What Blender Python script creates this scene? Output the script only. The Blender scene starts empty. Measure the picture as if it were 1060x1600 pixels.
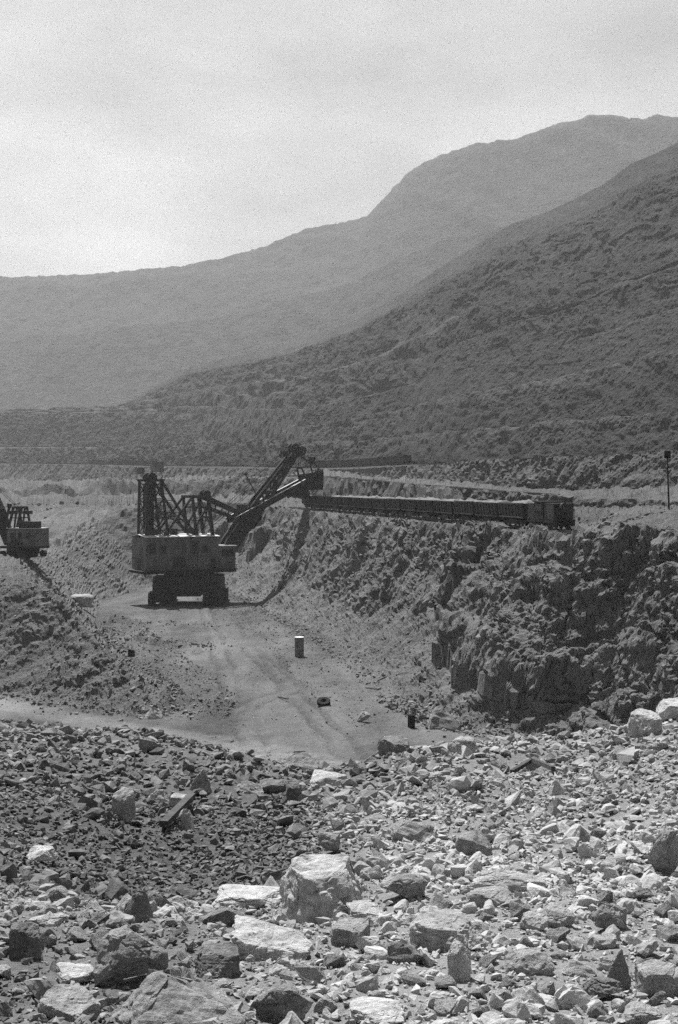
import bpy, bmesh, math, random
import numpy as np
from mathutils import Vector, Matrix

# ------------------------------------------------------------------ camera, sky, sun, exposure
SC = bpy.context.scene
COL = SC.collection
F, CX, HY = 2222.0, 530.0, 760.0          # focal length in photo pixels, centre column, horizon row
cam_d = bpy.data.cameras.new('camera')
cam = bpy.data.objects.new('camera', cam_d); COL.objects.link(cam)
cam.location = (0, 0, 0); cam.rotation_euler = (math.radians(90), 0, 0)
cam_d.sensor_fit = 'VERTICAL'; cam_d.sensor_height = 36.0; cam_d.lens = 50.0
cam_d.shift_y = -40.0 / 1600.0
cam_d.clip_start = 0.1; cam_d.clip_end = 20000
SC.camera = cam

SUN_EL, SUN_AZ = math.radians(58), math.radians(-19)     # azimuth from +Y, negative = towards -X
W = bpy.data.worlds.new('World'); SC.world = W; W.use_nodes = True
wn, wl = W.node_tree.nodes, W.node_tree.links
for n in list(wn): wn.remove(n)
w_out = wn.new('ShaderNodeOutputWorld'); w_bg = wn.new('ShaderNodeBackground')
w_sky = wn.new('ShaderNodeTexSky'); w_sky.sky_type = 'NISHITA'; w_sky.sun_disc = False
w_sky.sun_elevation = SUN_EL; w_sky.sun_rotation = SUN_AZ % (2 * math.pi)
w_sky.air_density = 1.0; w_sky.dust_density = 4.0; w_sky.altitude = 1200
w_hs = wn.new('ShaderNodeHueSaturation'); w_hs.inputs['Saturation'].default_value = 0.0   # black and white film
w_tc = wn.new('ShaderNodeTexCoord'); w_mp = wn.new('ShaderNodeMapping'); w_mp.inputs['Scale'].default_value = (1, 1, 2.6)
w_no = wn.new('ShaderNodeTexNoise'); w_no.inputs['Scale'].default_value = 5.5; w_no.inputs['Detail'].default_value = 5
w_no.inputs['Roughness'].default_value = 0.55
w_mr = wn.new('ShaderNodeMapRange'); w_mr.inputs[1].default_value = 0.3; w_mr.inputs[2].default_value = 0.72
w_mr.inputs[3].default_value = 0.80; w_mr.inputs[4].default_value = 1.22
w_mx = wn.new('ShaderNodeMix'); w_mx.data_type = 'RGBA'; w_mx.blend_type = 'MULTIPLY'; w_mx.inputs[0].default_value = 1
wl.new(w_sky.outputs[0], w_hs.inputs['Color'])
wl.new(w_tc.outputs['Generated'], w_mp.inputs[0]); wl.new(w_mp.outputs[0], w_no.inputs['Vector'])
wl.new(w_no.outputs['Fac'], w_mr.inputs[0])
wl.new(w_hs.outputs[0], w_mx.inputs[6]); wl.new(w_mr.outputs[0], w_mx.inputs[7])
wl.new(w_mx.outputs[2], w_bg.inputs[0]); w_bg.inputs[1].default_value = 0.05
wl.new(w_bg.outputs[0], w_out.inputs[0])

sun_dir = Vector((math.sin(SUN_AZ) * math.cos(SUN_EL), math.cos(SUN_AZ) * math.cos(SUN_EL), math.sin(SUN_EL)))
sun_d = bpy.data.lights.new('sun', 'SUN'); sun_d.energy = 5.0; sun_d.angle = math.radians(0.53); sun_d.color = (1, 1, 1)
sun = bpy.data.objects.new('sun', sun_d); COL.objects.link(sun)
sun.rotation_euler = sun_dir.to_track_quat('Z', 'Y').to_euler()
SC.view_settings.view_transform = 'Standard'; SC.view_settings.look = 'None'
SC.view_settings.exposure = 0.75; SC.view_settings.gamma = 1.0; SC.view_settings.use_curve_mapping = False
SC.render.engine = 'CYCLES'
SC.cycles.max_bounces = 5; SC.cycles.diffuse_bounces = 2; SC.cycles.volume_bounces = 1
SC.cycles.use_adaptive_sampling = True; SC.cycles.adaptive_threshold = 0.03; SC.cycles.adaptive_min_samples = 20
SC.cycles.use_denoising = False      # the sampling noise stands in the picture like film grain

HAZE_DENSITY = 0.000075

# ------------------------------------------------------------------ numpy noise
def _hash(ix, iy, iz, seed):
    h = (ix.astype(np.uint32) * np.uint32(374761393) + iy.astype(np.uint32) * np.uint32(668265263)
         + iz.astype(np.uint32) * np.uint32(2147483647) + np.uint32(seed * 974711 + 17))
    h = (h ^ (h >> np.uint32(13))) * np.uint32(1274126177)
    h = (h ^ (h >> np.uint32(16))) * np.uint32(2246822519)
    h = h ^ (h >> np.uint32(15))
    return (h & np.uint32(0xFFFFFF)).astype(np.float64) / float(0xFFFFFF)
def vnoise(x, y, z, seed=0):                     # value noise in -1..1
    x, y, z = np.broadcast_arrays(x, y, z)
    fx, fy, fz = np.floor(x), np.floor(y), np.floor(z)
    ix, iy, iz = fx.astype(np.int64), fy.astype(np.int64), fz.astype(np.int64)
    tx, ty, tz = x - fx, y - fy, z - fz
    tx, ty, tz = tx * tx * (3 - 2 * tx), ty * ty * (3 - 2 * ty), tz * tz * (3 - 2 * tz)
    r = 0
    for dx in (0, 1):
        wx = tx if dx else 1 - tx
        for dy in (0, 1):
            wy = ty if dy else 1 - ty
            for dz in (0, 1):
                wz = tz if dz else 1 - tz
                r = r + wx * wy * wz * _hash(ix + dx, iy + dy, iz + dz, seed)
    return r * 2 - 1
def fbm(x, y, z, octv=4, seed=0, gain=0.5, ridged=False):
    a, s, t = 1.0, 0.0, 0.0
    for o in range(octv):
        n = vnoise(x, y, z, seed + o * 7)
        if ridged: n = 1 - 2 * np.abs(n)
        s = s + a * n; t += a
        x, y, z = x * 2.03 + 11.3, y * 2.03 + 5.7, z * 2.03 + 3.1
        a *= gain
    return s / t
def blocks(x, y, z, seed):        # random offset per fracture block (3-D cells) and distance to the crack
    fx, fy, fz = np.floor(x), np.floor(y), np.floor(z)
    best = np.full(x.shape, 9.0); sec = np.full(x.shape, 9.0); val = np.zeros(x.shape)
    for dx in (-1, 0, 1):
        for dy in (-1, 0, 1):
            for dz in (-1, 0, 1):
                cx, cy, cz = (fx + dx).astype(np.int64), (fy + dy).astype(np.int64), (fz + dz).astype(np.int64)
                d = (cx + _hash(cx, cy, cz, seed) - x) ** 2 + (cy + _hash(cx, cy, cz, seed + 1) - y) ** 2 + (cz + _hash(cx, cy, cz, seed + 2) - z) ** 2
                nb = d < best
                sec = np.where(nb, best, np.minimum(sec, d)); val = np.where(nb, _hash(cx, cy, cz, seed + 3), val); best = np.where(nb, d, best)
    return val * 2 - 1, np.sqrt(sec) - np.sqrt(best)
def sstep(a, b, v):
    t = np.clip((v - a) / (b - a), 0, 1); return t * t * (3 - 2 * t)

# ------------------------------------------------------------------ mesh helpers
def raw_mesh(name, V, faces, attrs=None, smooth=False):
    """V (n,3); faces (m,k) int array."""
    me = bpy.data.meshes.new(name)
    V = np.asarray(V, dtype=np.float32); faces = np.asarray(faces, dtype=np.int32)
    m, k = faces.shape
    me.vertices.add(len(V)); me.vertices.foreach_set('co', V.ravel())
    me.loops.add(m * k); me.loops.foreach_set('vertex_index', faces.ravel())
    me.polygons.add(m); me.polygons.foreach_set('loop_start', np.arange(0, m * k, k, dtype=np.int32))
    me.update(calc_edges=True)
    for an, av in (attrs or {}).items():
        at = me.attributes.new(an, 'FLOAT', 'POINT'); at.data.foreach_set('value', np.asarray(av, dtype=np.float32).ravel())
    if not smooth: me.shade_flat()
    return me
def link(name, me, mat=None, parent=None):
    o = bpy.data.objects.new(name, me); COL.objects.link(o)
    if mat is not None and not me.materials: me.materials.append(mat)
    if parent is not None: o.parent = parent
    return o
def tag(o, label=None, cat=None, group=None, kind=None):
    if label: o['label'] = label
    if cat: o['category'] = cat
    if group: o['group'] = group
    if kind: o['kind'] = kind
    return o
def empty(name, loc, rz=0.0):
    o = bpy.data.objects.new(name, None); COL.objects.link(o)
    o.location = loc; o.rotation_euler = (0, 0, rz); o.empty_display_size = 0.3
    return o
def copy_tree(o, parent=None):
    c = o.copy(); COL.objects.link(c); c.parent = parent
    for ch in list(o.children): copy_tree(ch, c)
    return c
class MB:
    def __init__(s): s.v, s.f = [], []
    def _add(s, vs, fs):
        b = len(s.v); s.v += [tuple(v) for v in vs]; s.f += [tuple(b + i for i in f) for f in fs]; return s
    def hexa(s, p):           # 8 points: bottom ring 0-3 ccw, top ring 4-7
        return s._add(p, [(3, 2, 1, 0), (4, 5, 6, 7), (0, 1, 5, 4), (1, 2, 6, 5), (2, 3, 7, 6), (3, 0, 4, 7)])
    def box(s, x0, x1, y0, y1, z0, z1):
        return s.hexa([(x0, y0, z0), (x1, y0, z0), (x1, y1, z0), (x0, y1, z0), (x0, y0, z1), (x1, y0, z1), (x1, y1, z1), (x0, y1, z1)])
    def beam(s, a, b, w, h=None, up=(0, 0, 1), w2=None, h2=None):
        a, b = Vector(a), Vector(b); h = h or w; w2 = w2 or w; h2 = h2 or h
        d = (b - a).normalized(); u = Vector(up)
        if abs(d.dot(u)) > 0.98: u = Vector((1, 0, 0))
        r = d.cross(u).normalized(); t = r.cross(d).normalized()
        P = []
        for c, ww, hh in ((a, w, h), (b, w2, h2)):
            P += [c - r * ww / 2 - t * hh / 2, c + r * ww / 2 - t * hh / 2, c + r * ww / 2 + t * hh / 2, c - r * ww / 2 + t * hh / 2]
        return s.hexa(P)
    def cyl(s, a, b, r, n=14, r2=None):
        a, b = Vector(a), Vector(b); r2 = r if r2 is None else r2
        d = (b - a).normalized(); u = Vector((0, 0, 1)) if abs(d.z) < 0.95 else Vector((1, 0, 0))
        e = d.cross(u).normalized(); t = d.cross(e).normalized()
        P = []
        for c, rr in ((a, r), (b, r2)):
            P += [c + (e * math.cos(k * 2 * math.pi / n) + t * math.sin(k * 2 * math.pi / n)) * rr for k in range(n)]
        fs = [(k, (k + 1) % n, n + (k + 1) % n, n + k) for k in range(n)]
        fs += [tuple(range(n - 1, -1, -1)), tuple(range(n, 2 * n))]
        return s._add(P, fs)
    def ring(s, c, axis, r0, r1, w, n=20):     # a flat ring (tyre, sheave rim)
        c, d = Vector(c), Vector(axis).normalized(); u = Vector((0, 0, 1)) if abs(d.z) < 0.95 else Vector((1, 0, 0))
        e = d.cross(u).normalized(); t = d.cross(e).normalized()
        P = []
        for off in (-w / 2, w / 2):
            for rr in (r0, r1):
                P += [c + d * off + (e * math.cos(k * 2 * math.pi / n) + t * math.sin(k * 2 * math.pi / n)) * rr for k in range(n)]
        fs = []
        for k in range(n):
            j = (k + 1) % n
            fs += [(k, n + k, n + j, j), (2 * n + k, 2 * n + j, 3 * n + j, 3 * n + k), (n + k, 3 * n + k, 3 * n + j, n + j), (k, j, 2 * n + j, 2 * n + k)]
        return s._add(P, fs)
    def prism(s, poly, axis, d0, d1):          # 2-D outline (a, z) extruded along y
        n = len(poly)
        P = [(x, d0, z) for x, z in poly] + [(x, d1, z) for x, z in poly]
        return s._add(P, [tuple(range(n)), tuple(range(2 * n - 1, n - 1, -1))] + [(k, k + n, (k + 1) % n + n, (k + 1) % n) for k in range(n)])
    def build(s, name, mat, parent=None):
        me = bpy.data.meshes.new(name); me.from_pydata(s.v, [], s.f)
        bm = bmesh.new(); bm.from_mesh(me); bmesh.ops.recalc_face_normals(bm, faces=bm.faces); bm.to_mesh(me); bm.free()
        return link(name, me, mat, parent)

# ------------------------------------------------------------------ materials (all neutral grey: black and white film)
def g(v): return (v, v, v, 1)
def mat_rock(name, lo, hi, scale=1.0, bump=0.5, bscale=None, attr=None, contrast=(0.3, 0.7), rough=0.95, rnd=0.0, streak=None, bdist=0.1):
    m = bpy.data.materials.new(name); m.use_nodes = True
    N, L = m.node_tree.nodes, m.node_tree.links
    b = N['Principled BSDF']; b.inputs['Roughness'].default_value = rough
    b.inputs['Specular IOR Level'].default_value = 0.25
    tc = N.new('ShaderNodeTexCoord'); vec = tc.outputs['Object']
    if streak:
        mp = N.new('ShaderNodeMapping'); mp.inputs['Scale'].default_value = streak; L.new(vec, mp.inputs[0]); svec = mp.outputs[0]
    else: svec = vec
    n1 = N.new('ShaderNodeTexNoise'); n1.inputs['Scale'].default_value = scale; n1.inputs['Detail'].default_value = 8; n1.inputs['Roughness'].default_value = 0.76
    L.new(svec, n1.inputs['Vector'])
    mr = N.new('ShaderNodeMapRange'); mr.inputs[1].default_value, mr.inputs[2].default_value = contrast
    L.new(n1.outputs['Fac'], mr.inputs[0]); fac = mr.outputs[0]
    if attr:
        at = N.new('ShaderNodeAttribute'); at.attribute_name = attr
        mx = N.new('ShaderNodeMix'); mx.data_type = 'FLOAT'; mx.inputs[0].default_value = 0.3
        L.new(at.outputs['Fac'], mx.inputs[2]); L.new(fac, mx.inputs[3]); fac = mx.outputs[0]
    if rnd:
        oi = N.new('ShaderNodeObjectInfo'); ma = N.new('ShaderNodeMath'); ma.operation = 'MULTIPLY_ADD'
        ma.inputs[1].default_value = rnd; L.new(oi.outputs['Random'], ma.inputs[0]); L.new(fac, ma.inputs[2])
        sb = N.new('ShaderNodeMath'); sb.operation = 'SUBTRACT'; sb.inputs[1].default_value = rnd / 2; L.new(ma.outputs[0], sb.inputs[0]); fac = sb.outputs[0]
    cr = N.new('ShaderNodeMix'); cr.data_type = 'RGBA'; cr.clamp_factor = True
    cr.inputs[6].default_value = g(lo); cr.inputs[7].default_value = g(hi)
    L.new(fac, cr.inputs[0]); L.new(cr.outputs[2], b.inputs['Base Color'])
    if bump:
        n2 = N.new('ShaderNodeTexNoise'); n2.inputs['Scale'].default_value = bscale or scale * 4; n2.inputs['Detail'].default_value = 6
        n2.inputs['Roughness'].default_value = 0.7
        L.new(vec, n2.inputs['Vector'])
        bp = N.new('ShaderNodeBump'); bp.inputs['Strength'].default_value = bump; bp.inputs['Distance'].default_value = bdist
        L.new(n2.outputs['Fac'], bp.inputs['Height']); L.new(bp.outputs[0], b.inputs['Normal'])
    return m
def mat_metal(name, lo, hi, rough=0.6, metallic=0.0, scale=0.6, rnd=0.0):
    m = mat_rock(name, lo, hi, scale=scale, bump=0.1, bscale=4, rough=rough, contrast=(0.35, 0.7), streak=(1, 1, 0.35), rnd=rnd)
    m.node_tree.nodes['Principled BSDF'].inputs['Metallic'].default_value = metallic
    return m
M = {}
M['quarry'] = mat_rock('quarry_rock', 0.018, 0.23, scale=0.22, bump=0.9, bscale=1.3, attr='tone', contrast=(0.25, 0.75), bdist=0.5)
M['hill'] = mat_rock('hillside_rock', 0.008, 0.085, scale=0.09, bump=1.0, bscale=0.4, attr='tone', contrast=(0.3, 0.75), bdist=3)
M['mount'] = mat_rock('mountain_rock', 0.02, 0.095, scale=0.03, bump=1.0, bscale=0.12, attr='tone', contrast=(0.3, 0.75), bdist=8)
M['mound'] = mat_rock('rubble_soil', 0.025, 0.34, scale=3.0, bump=1.0, bscale=16, attr='tone', contrast=(0.25, 0.75), bdist=0.05)
M['rubble'] = mat_rock('rubble_stone', 0.026, 0.52, scale=9, bump=0.6, bscale=40, attr='tone', contrast=(0.3, 0.7), bdist=0.02)
M['scree'] = mat_rock('scree_stone', 0.03, 0.34, scale=1.2, bump=0.5, bscale=6, attr='tone', contrast=(0.3, 0.7), bdist=0.1)
M['pale'] = mat_rock('pale_stone', 0.17, 0.60, scale=9, bump=1.0, bscale=26, contrast=(0.25, 0.7), rnd=0.3, bdist=0.03)
M['mid'] = mat_rock('grey_stone', 0.09, 0.42, scale=9, bump=1.0, bscale=26, contrast=(0.25, 0.7), rnd=0.3, bdist=0.03)
M['dark'] = mat_rock('dark_stone', 0.05, 0.32, scale=9, bump=1.0, bscale=26, contrast=(0.25, 0.7), rnd=0.3, bdist=0.03)
M['steel'] = mat_metal('dark_painted_steel', 0.010, 0.03, 0.7)
M['house'] = mat_metal('dusty_house_paint', 0.05, 0.20, 0.8, scale=0.5)
M['roofm'] = mat_metal('dusty_sheet_roof', 0.4, 0.68, 0.6)
M['glass'] = mat_metal('dark_window_glass', 0.012, 0.02, 0.15)
M['bright'] = mat_metal('lit_edge_steel', 0.28, 0.5, 0.4, metallic=0.6)
M['car'] = mat_metal('grimy_wagon_steel', 0.006, 0.045, 0.7, rnd=1.2)
M['carrim'] = mat_metal('scuffed_wagon_rib', 0.02, 0.10, 0.6, rnd=1.0)
M['pale_panel'] = mat_metal('pale_sheet_panel', 0.16, 0.26, 0.7)
M['rail'] = mat_metal('rail_steel', 0.03, 0.07, 0.6)
M['wood'] = mat_rock('weathered_timber', 0.035, 0.10, scale=2, bump=0.4, bscale=9, streak=(1, 1, 6))
M['drum'] = mat_metal('grey_drum_paint', 0.12, 0.22, 0.7)
M['drumtop'] = mat_metal('white_drum_lid', 0.7, 0.82, 0.6)
M['rubber'] = mat_rock('black_rubber', 0.008, 0.018, scale=4, bump=0.2)

# ------------------------------------------------------------------ the land: columns of the view, heights by distance
def rows_z(rows, xs):
    """rows: list of [(x_px, y_px, Y), ...]; gives arrays (ncol, nrow) of Y and z."""
    Ys, Zs = [], []
    for r in rows:
        r = np.array(r, float)
        if r.shape[1] == 3: z = -(r[:, 1] - HY) / F * r[:, 2]; Yc = r[:, 2]
        Ys.append(np.interp(xs, r[:, 0], Yc)); Zs.append(np.interp(xs, r[:, 0], z))
    return np.stack(Ys, 1), np.stack(Zs, 1)
def zrow(Y, pts):       # row given as (x_px, z) at one distance
    return [(x, HY - z / Y * F, Y) for x, z in pts]
ROW1 = [(-600, 790, 470), (0, 790, 470), (200, 790, 470), (330, 792, 450), (480, 790, 400), (640, 796, 300), (800, 800, 245), (930, 802, 215), (1060, 806, 188), (1600, 830, 160)]
ROW2 = [(-600, 757, 600), (0, 757, 600), (200, 756, 600), (330, 749, 570), (480, 743, 490), (640, 757, 360), (800, 770, 285), (930, 778, 255), (1060, 782, 235), (1600, 790, 220)]
ROW2B = [(x, y - (y - HY) * 0.04, Y * 1.016) for x, y, Y in ROW2]
ROW3 = [(-600, 725, 1450), (0, 725, 1350), (145, 727, 1200), (240, 730, 1000), (330, 731, 880), (480, 735, 720), (560, 733, 665), (632, 728.5, 600), (660, 727, 545), (720, 722, 455), (800, 717, 400), (930, 714, 355), (1060, 705, 330), (1600, 690, 310)]
ROW3B = [(x, HY - (HY - y) / 1.04, Y * 1.045) for x, y, Y in ROW3]
ROW4 = [(-600, 702, 1560), (0, 701, 1460), (145, 699, 1330), (222, 697, 1160), (370, 685, 960), (480, 692, 800), (569, 689, 730), (685, 677, 675), (817, 666, 610), (975, 651, 545), (1060, 647, 515), (1600, 610, 460)]
ROW4B = [(x, HY - (HY - y) / 1.03, Y * 1.04) for x, y, Y in ROW4]
ROW5 = [(-600, 650, 1750), (0, 648, 1650), (211, 644, 1500), (300, 646, 1350), (400, 657, 1090), (480, 668, 900), (532, 658, 850), (658, 634, 790), (727, 616, 760), (859, 594, 705), (991, 560, 655), (1060, 545, 630), (1600, 440, 560)]
ROW5B = [(x, HY - (HY - y) / 1.02, Y * 1.03) for x, y, Y in ROW5]
ROW6 = [(-600, 646, 1850), (0, 640, 1760), (190, 634, 1680), (240, 606, 1620), (300, 572, 1560), (400, 548, 1460), (480, 526, 1390), (560, 498, 1310), (640, 450, 1235), (700, 410, 1180), (800, 350, 1120), (860, 328, 1085), (940, 290, 1045), (985, 256, 1015), (1060, 222, 985), (1200, 160, 960), (1600, 60, 930)]
ROW7 = [(x, y + 60, Y * 1.18) for x, y, Y in ROW6]
QR = [zrow(20, [(-600, -9), (1600, -9)]),
      zrow(60, [(-600, -20), (0, -20), (400, -20), (900, -20), (1250, -20), (1600, -14)]),
      zrow(112, [(-600, -14.8), (150, -14.8), (500, -9), (800, -5.6), (1600, -5.4)]),
      zrow(158, [(-600, -14.8), (150, -14.8), (300, -12), (420, -5.5), (1600, -5.2)]),
      ]
# knots between the near bench and ROW1 that vary with the column: (x, z, Y)
KN = [(-600, -15.0, 395), (40, -15.0, 395), (90, -14.8, 375), (152, -11.4, 385), (215, -7.5, 415), (300, -6.0, 430), (480, -5.5, 380), (640, -5.5, 285), (800, -5.5, 228), (930, -5.4, 195), (1060, -5.3, 172), (1600, -5.2, 159)]
def toe(lo, hi, slope=1.25, keep=0.12):      # the foot of the face below terrace edge hi, on the level of terrace lo
    xk = sorted(set(p[0] for p in lo) | set(p[0] for p in hi)); out = []
    for x in xk:
        f = lambda r, i: np.interp(x, [p[0] for p in r], [p[i] for p in r])
        fz = lambda r: np.interp(x, [p[0] for p in r], [-(p[1] - HY) / F * p[2] for p in r])
        zl, zh, Yl, Yh_ = fz(lo), fz(hi), f(lo, 2), f(hi, 2)
        z = zl + keep * (zh - zl); Y = max(Yh_ - (zh - z) / slope, Yl + 0.15 * (Yh_ - Yl)); out.append((x, HY - z / Y * F, Y))
    return out
ROW2T, ROW3T = toe(ROW1, ROW2, 0.95, 0.15), toe(ROW2B, ROW3, 1.0, 0.10)
QR += [[(x, HY - z / Y * F, Y) for x, z, Y in KN], ROW1, ROW2T, ROW2, ROW2B, ROW3T, ROW3]
ROW4T, ROW5T = toe(ROW3B, ROW4), toe(ROW4B, ROW5)
def between(lo, hi, f):
    xk = sorted(set(p[0] for p in lo) | set(p[0] for p in hi)); out = []
    for x in xk:
        g_ = lambda r, i: np.interp(x, [p[0] for p in r], [p[i] for p in r])
        fz = lambda r: np.interp(x, [p[0] for p in r], [-(p[1] - HY) / F * p[2] for p in r])
        z = fz(lo) + f * (fz(hi) - fz(lo)); Y = g_(lo, 2) + f * (g_(hi, 2) - g_(lo, 2)); out.append((x, HY - z / Y * F, Y))
    return out
BENCH, prev = [], ROW5B
for f_ in (0.14, 0.30, 0.44, 0.62, 0.8):
    e_ = between(ROW5B, ROW6, f_); BENCH += [toe(prev, e_, 1.0, 0.05), e_]; prev = e_
HR = [ROW3, ROW3B, ROW4T, ROW4, ROW4B, ROW5T, ROW5, ROW5B] + BENCH + [ROW6, ROW7]
I6 = len(HR) - 2
MR = [[(-900, 745, 1900), (1900, 745, 1900)],
      [(-900, 545, 2350), (0, 540, 2350), (400, 500, 2350), (700, 380, 2350), (1060, 330, 2350), (1900, 330, 2350)],
      [(-900, 438, 2800), (0, 433, 2800), (130, 430, 2800), (270, 418, 2790), (350, 404, 2780), (410, 388, 2770), (480, 358, 2760), (540, 346, 2760), (575, 340, 2750), (605, 305, 2740), (640, 272, 2740),
       (690, 246, 2730), (750, 226, 2720), (800, 221, 2720), (870, 200, 2710), (920, 183, 2700), (945, 180, 2700), (985, 186, 2700), (1060, 184, 2700), (1400, 200, 2700), (1900, 230, 2700)],
      [(-900, 560, 3300), (1900, 420, 3300)]]

# trench: toe of the walls in plan
TOE_R = np.array([(75, 88), (46, 118), (33, 133), (25, 158), (14, 170), (9, 188), (-2, 264), (-24, 362), (-38, 402)], float)
TOE_L = np.array([(-52, 408), (-58, 352), (-49, 288), (-32, 226), (-22, 190), (-23, 176), (-46, 196), (-75, 210), (-110, 160)], float)
TOE_N = np.array([(-110, 160), (-80, 110), (-40, 92), (0, 84), (40, 84), (75, 88)], float)
FLOOR_Z = -28.5
TRK_A, TRK_B = np.array((30.6, 183.0)), np.array((-14.0, 404.0))     # loading track
TRK_Z = -5.9
def seg_dist(x, y, P):
    d = np.full(x.shape, 1e9)
    for a, b in zip(P[:-1], P[1:]):
        e = b - a; t = np.clip(((x - a[0]) * e[0] + (y - a[1]) * e[1]) / (e @ e), 0, 1)
        d = np.minimum(d, np.hypot(x - a[0] - t * e[0], y - a[1] - t * e[1]))
    return d
POLY = np.vstack([TOE_R, TOE_L, TOE_N[1:-1]])
def inside(x, y, P):
    c = np.zeros(x.shape, bool); j = len(P) - 1
    for i in range(len(P)):
        xi, yi, xj, yj = P[i][0], P[i][1], P[j][0], P[j][1]
        if yi != yj:
            c ^= ((yi > y) != (yj > y)) & (x < (xj - xi) * (y - yi) / (yj - yi) + xi)
        j = i
    return c
HEAP = [(-80, 175, -13.5), (-66, 212, -14.2), (-57, 240, -17), (-55, 268, -21), (-55, 292, -26)]
def heap_z(x, y):
    r = np.full(x.shape, -1e3)
    for a, b in zip(HEAP[:-1], HEAP[1:]):
        ax, ay, az = a; ex, ey, ez = b[0] - ax, b[1] - ay, b[2] - az
        t = np.clip(((x - ax) * ex + (y - ay) * ey) / (ex * ex + ey * ey), 0, 1)
        r = np.maximum(r, az + t * ez - 0.72 * np.hypot(x - ax - t * ex, y - ay - t * ey))
    return r
def interp_rows(Yg, rY, rZ):          # per-column piecewise-linear
    out = np.empty_like(Yg)
    for c in range(Yg.shape[0]): out[c] = np.interp(Yg[c], rY[c], rZ[c])
    return out
WINDROWS = [(np.array(p, float), h, w) for p, h, w in (([(-46, 292), (-38, 286), (-28, 282)], 0.9, 2.0), ([(-36, 258), (-28, 250), (-24, 243)], 0.8, 2.0), ([(-14, 268), (-8, 262)], 0.5, 2.2),
            ([(-20, 318), (-34, 322), (-44, 316)], 0.5, 2.0), ([(2, 232), (7, 205), (10, 190)], 0.7, 2.4), ([(-26, 205), (-21, 184)], 0.8, 2.2), ([(-2, 300), (-12, 330)], 0.6, 2.4))]
RUTS = [np.array(p, float) for p in ([(-8, 150), (-14, 190), (-20, 240), (-27, 300), (-32, 335)], [(2, 150), (-6, 195), (-12, 240), (-20, 300), (-26, 340)], [(-62, 192), (-40, 182), (-20, 164), (-4, 150), (8, 140)], [(-58, 196), (-36, 184), (-16, 172), (-6, 200), (-16, 250)])]
def quarry_z(x, y, T, noise=True):
    """carves the trench into the upper level T; returns z and tone."""
    if noise:
        wx = 5.0 * fbm(x / 15, y / 15, 0 * x, 3, 3) + 0.5 * fbm(x / 3.5, y / 3.5, T * 0.1, 3, 9, ridged=True)
        lump = fbm(x / 2.3, y / 2.3, 0 * x, 4, 21)
    else: wx, lump = 0 * x, 0 * x
    ins = inside(x, y, POLY)
    dR, dL, dN = seg_dist(x, y, TOE_R), seg_dist(x, y, TOE_L), seg_dist(x, y, TOE_N)
    out = np.where(ins, 0.0, 1.0)
    dr = np.maximum(dR * out, 0)
    ht = np.interp(y, [150, 175, 200, 235, 270, 360, 420], [1.0, 5.0, 10.5, 14.5, 15.0, 14.5, 11.0])
    if noise: ht = ht * (1 + 0.55 * fbm(x / 9, y / 9, 0 * x, 3, 41))
    ht = np.maximum(ht, 0.3)
    dr = np.maximum(dr + (1.3 * fbm(x / 5, y / 5, 0 * x, 3, 43) if noise else 0) * sstep(0, 3, dr), 0); tal = dr * dr / (dr + 2.0) * 1.05
    drw = np.maximum(dr + wx * sstep(0.5, 5, dr), 0)
    drw = np.maximum(drw, 0); base_d = ht / 1.0 + 1.0
    clf = ht + (drw - base_d) * 1.85
    if noise: clf = clf + 0.7 * np.sin(clf * 0.9 + 4 * fbm(x / 12, y / 12, 0 * x, 2, 87))
    pr = np.where(drw < base_d, np.minimum(tal, ht + 0.4), np.maximum(clf, ht))
    dl = np.maximum(dL * out + 0.35 * wx * sstep(0.5, 6, dL), 0)
    pl = dl * dl / (dl + 2.0) * 0.98
    pn = dN * out * 0.6
    prof = np.minimum(np.minimum(pr, pl), pn)
    zc = FLOOR_Z + prof
    z = np.minimum(T, zc)
    upper = T < zc
    hz = heap_z(x, y) + (0.8 * lump if noise else 0)
    z = np.maximum(z, hz)
    # the ballast shelf that carries the loading track
    e = TRK_B - TRK_A; t = np.clip(((x - TRK_A[0]) * e[0] + (y - TRK_A[1]) * e[1]) / (e @ e), 0, 1)
    dt = np.hypot(x - TRK_A[0] - t * e[0], y - TRK_A[1] - t * e[1]) + (0.9 * fbm(x / 4, y / 4, 0 * x, 3, 77) if noise else 0)
    z = np.maximum(z, TRK_Z - 0.25 - 2.6 * np.maximum(dt - 3.0, 0))
    flat = np.where(dt < 3.4, np.minimum(z, TRK_Z - 0.25), z); z = np.where(dt < 3.4, flat, z)
    onfloor = (prof < 0.25)
    if noise:
        rough = np.where(onfloor, 0.16, np.where(upper & (prof > 24), 0.7, 0.65))
        rough = np.where(dt < 3.6, 0.05, rough)
        z = z + rough * lump
        z = z + np.where(onfloor, 0.45 * np.maximum(fbm(x / 14, y / 10, 0 * x, 4, 51) - 0.12, 0), 0)
        for wp, wh, ww in WINDROWS:
            dw = seg_dist(x, y, wp); z = z + np.where(prof < 3, np.clip(1.5 * wh * (1.0 + 1.1 * fbm(x / 3, y / 3, 0 * x, 3, 53)) * np.exp(-(dw / ww) ** 2), 0, 3), 0)
    # colour of the ground itself: pale rolled dust on the floor, dark rock in the cliff
    tone = np.where(onfloor, 0.33, 0.28)
    cliff = (drw > base_d) & (pr <= pl) & (~upper)
    tone = np.where(cliff, 0.36, tone); tone = np.where((pr <= pl) & ~cliff & ~onfloor & ~upper, 0.40, tone)
    tone = np.where(upper, np.where(y > 240, 0.15, 0.18), tone)
    return z, tone, upper, onfloor

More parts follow.
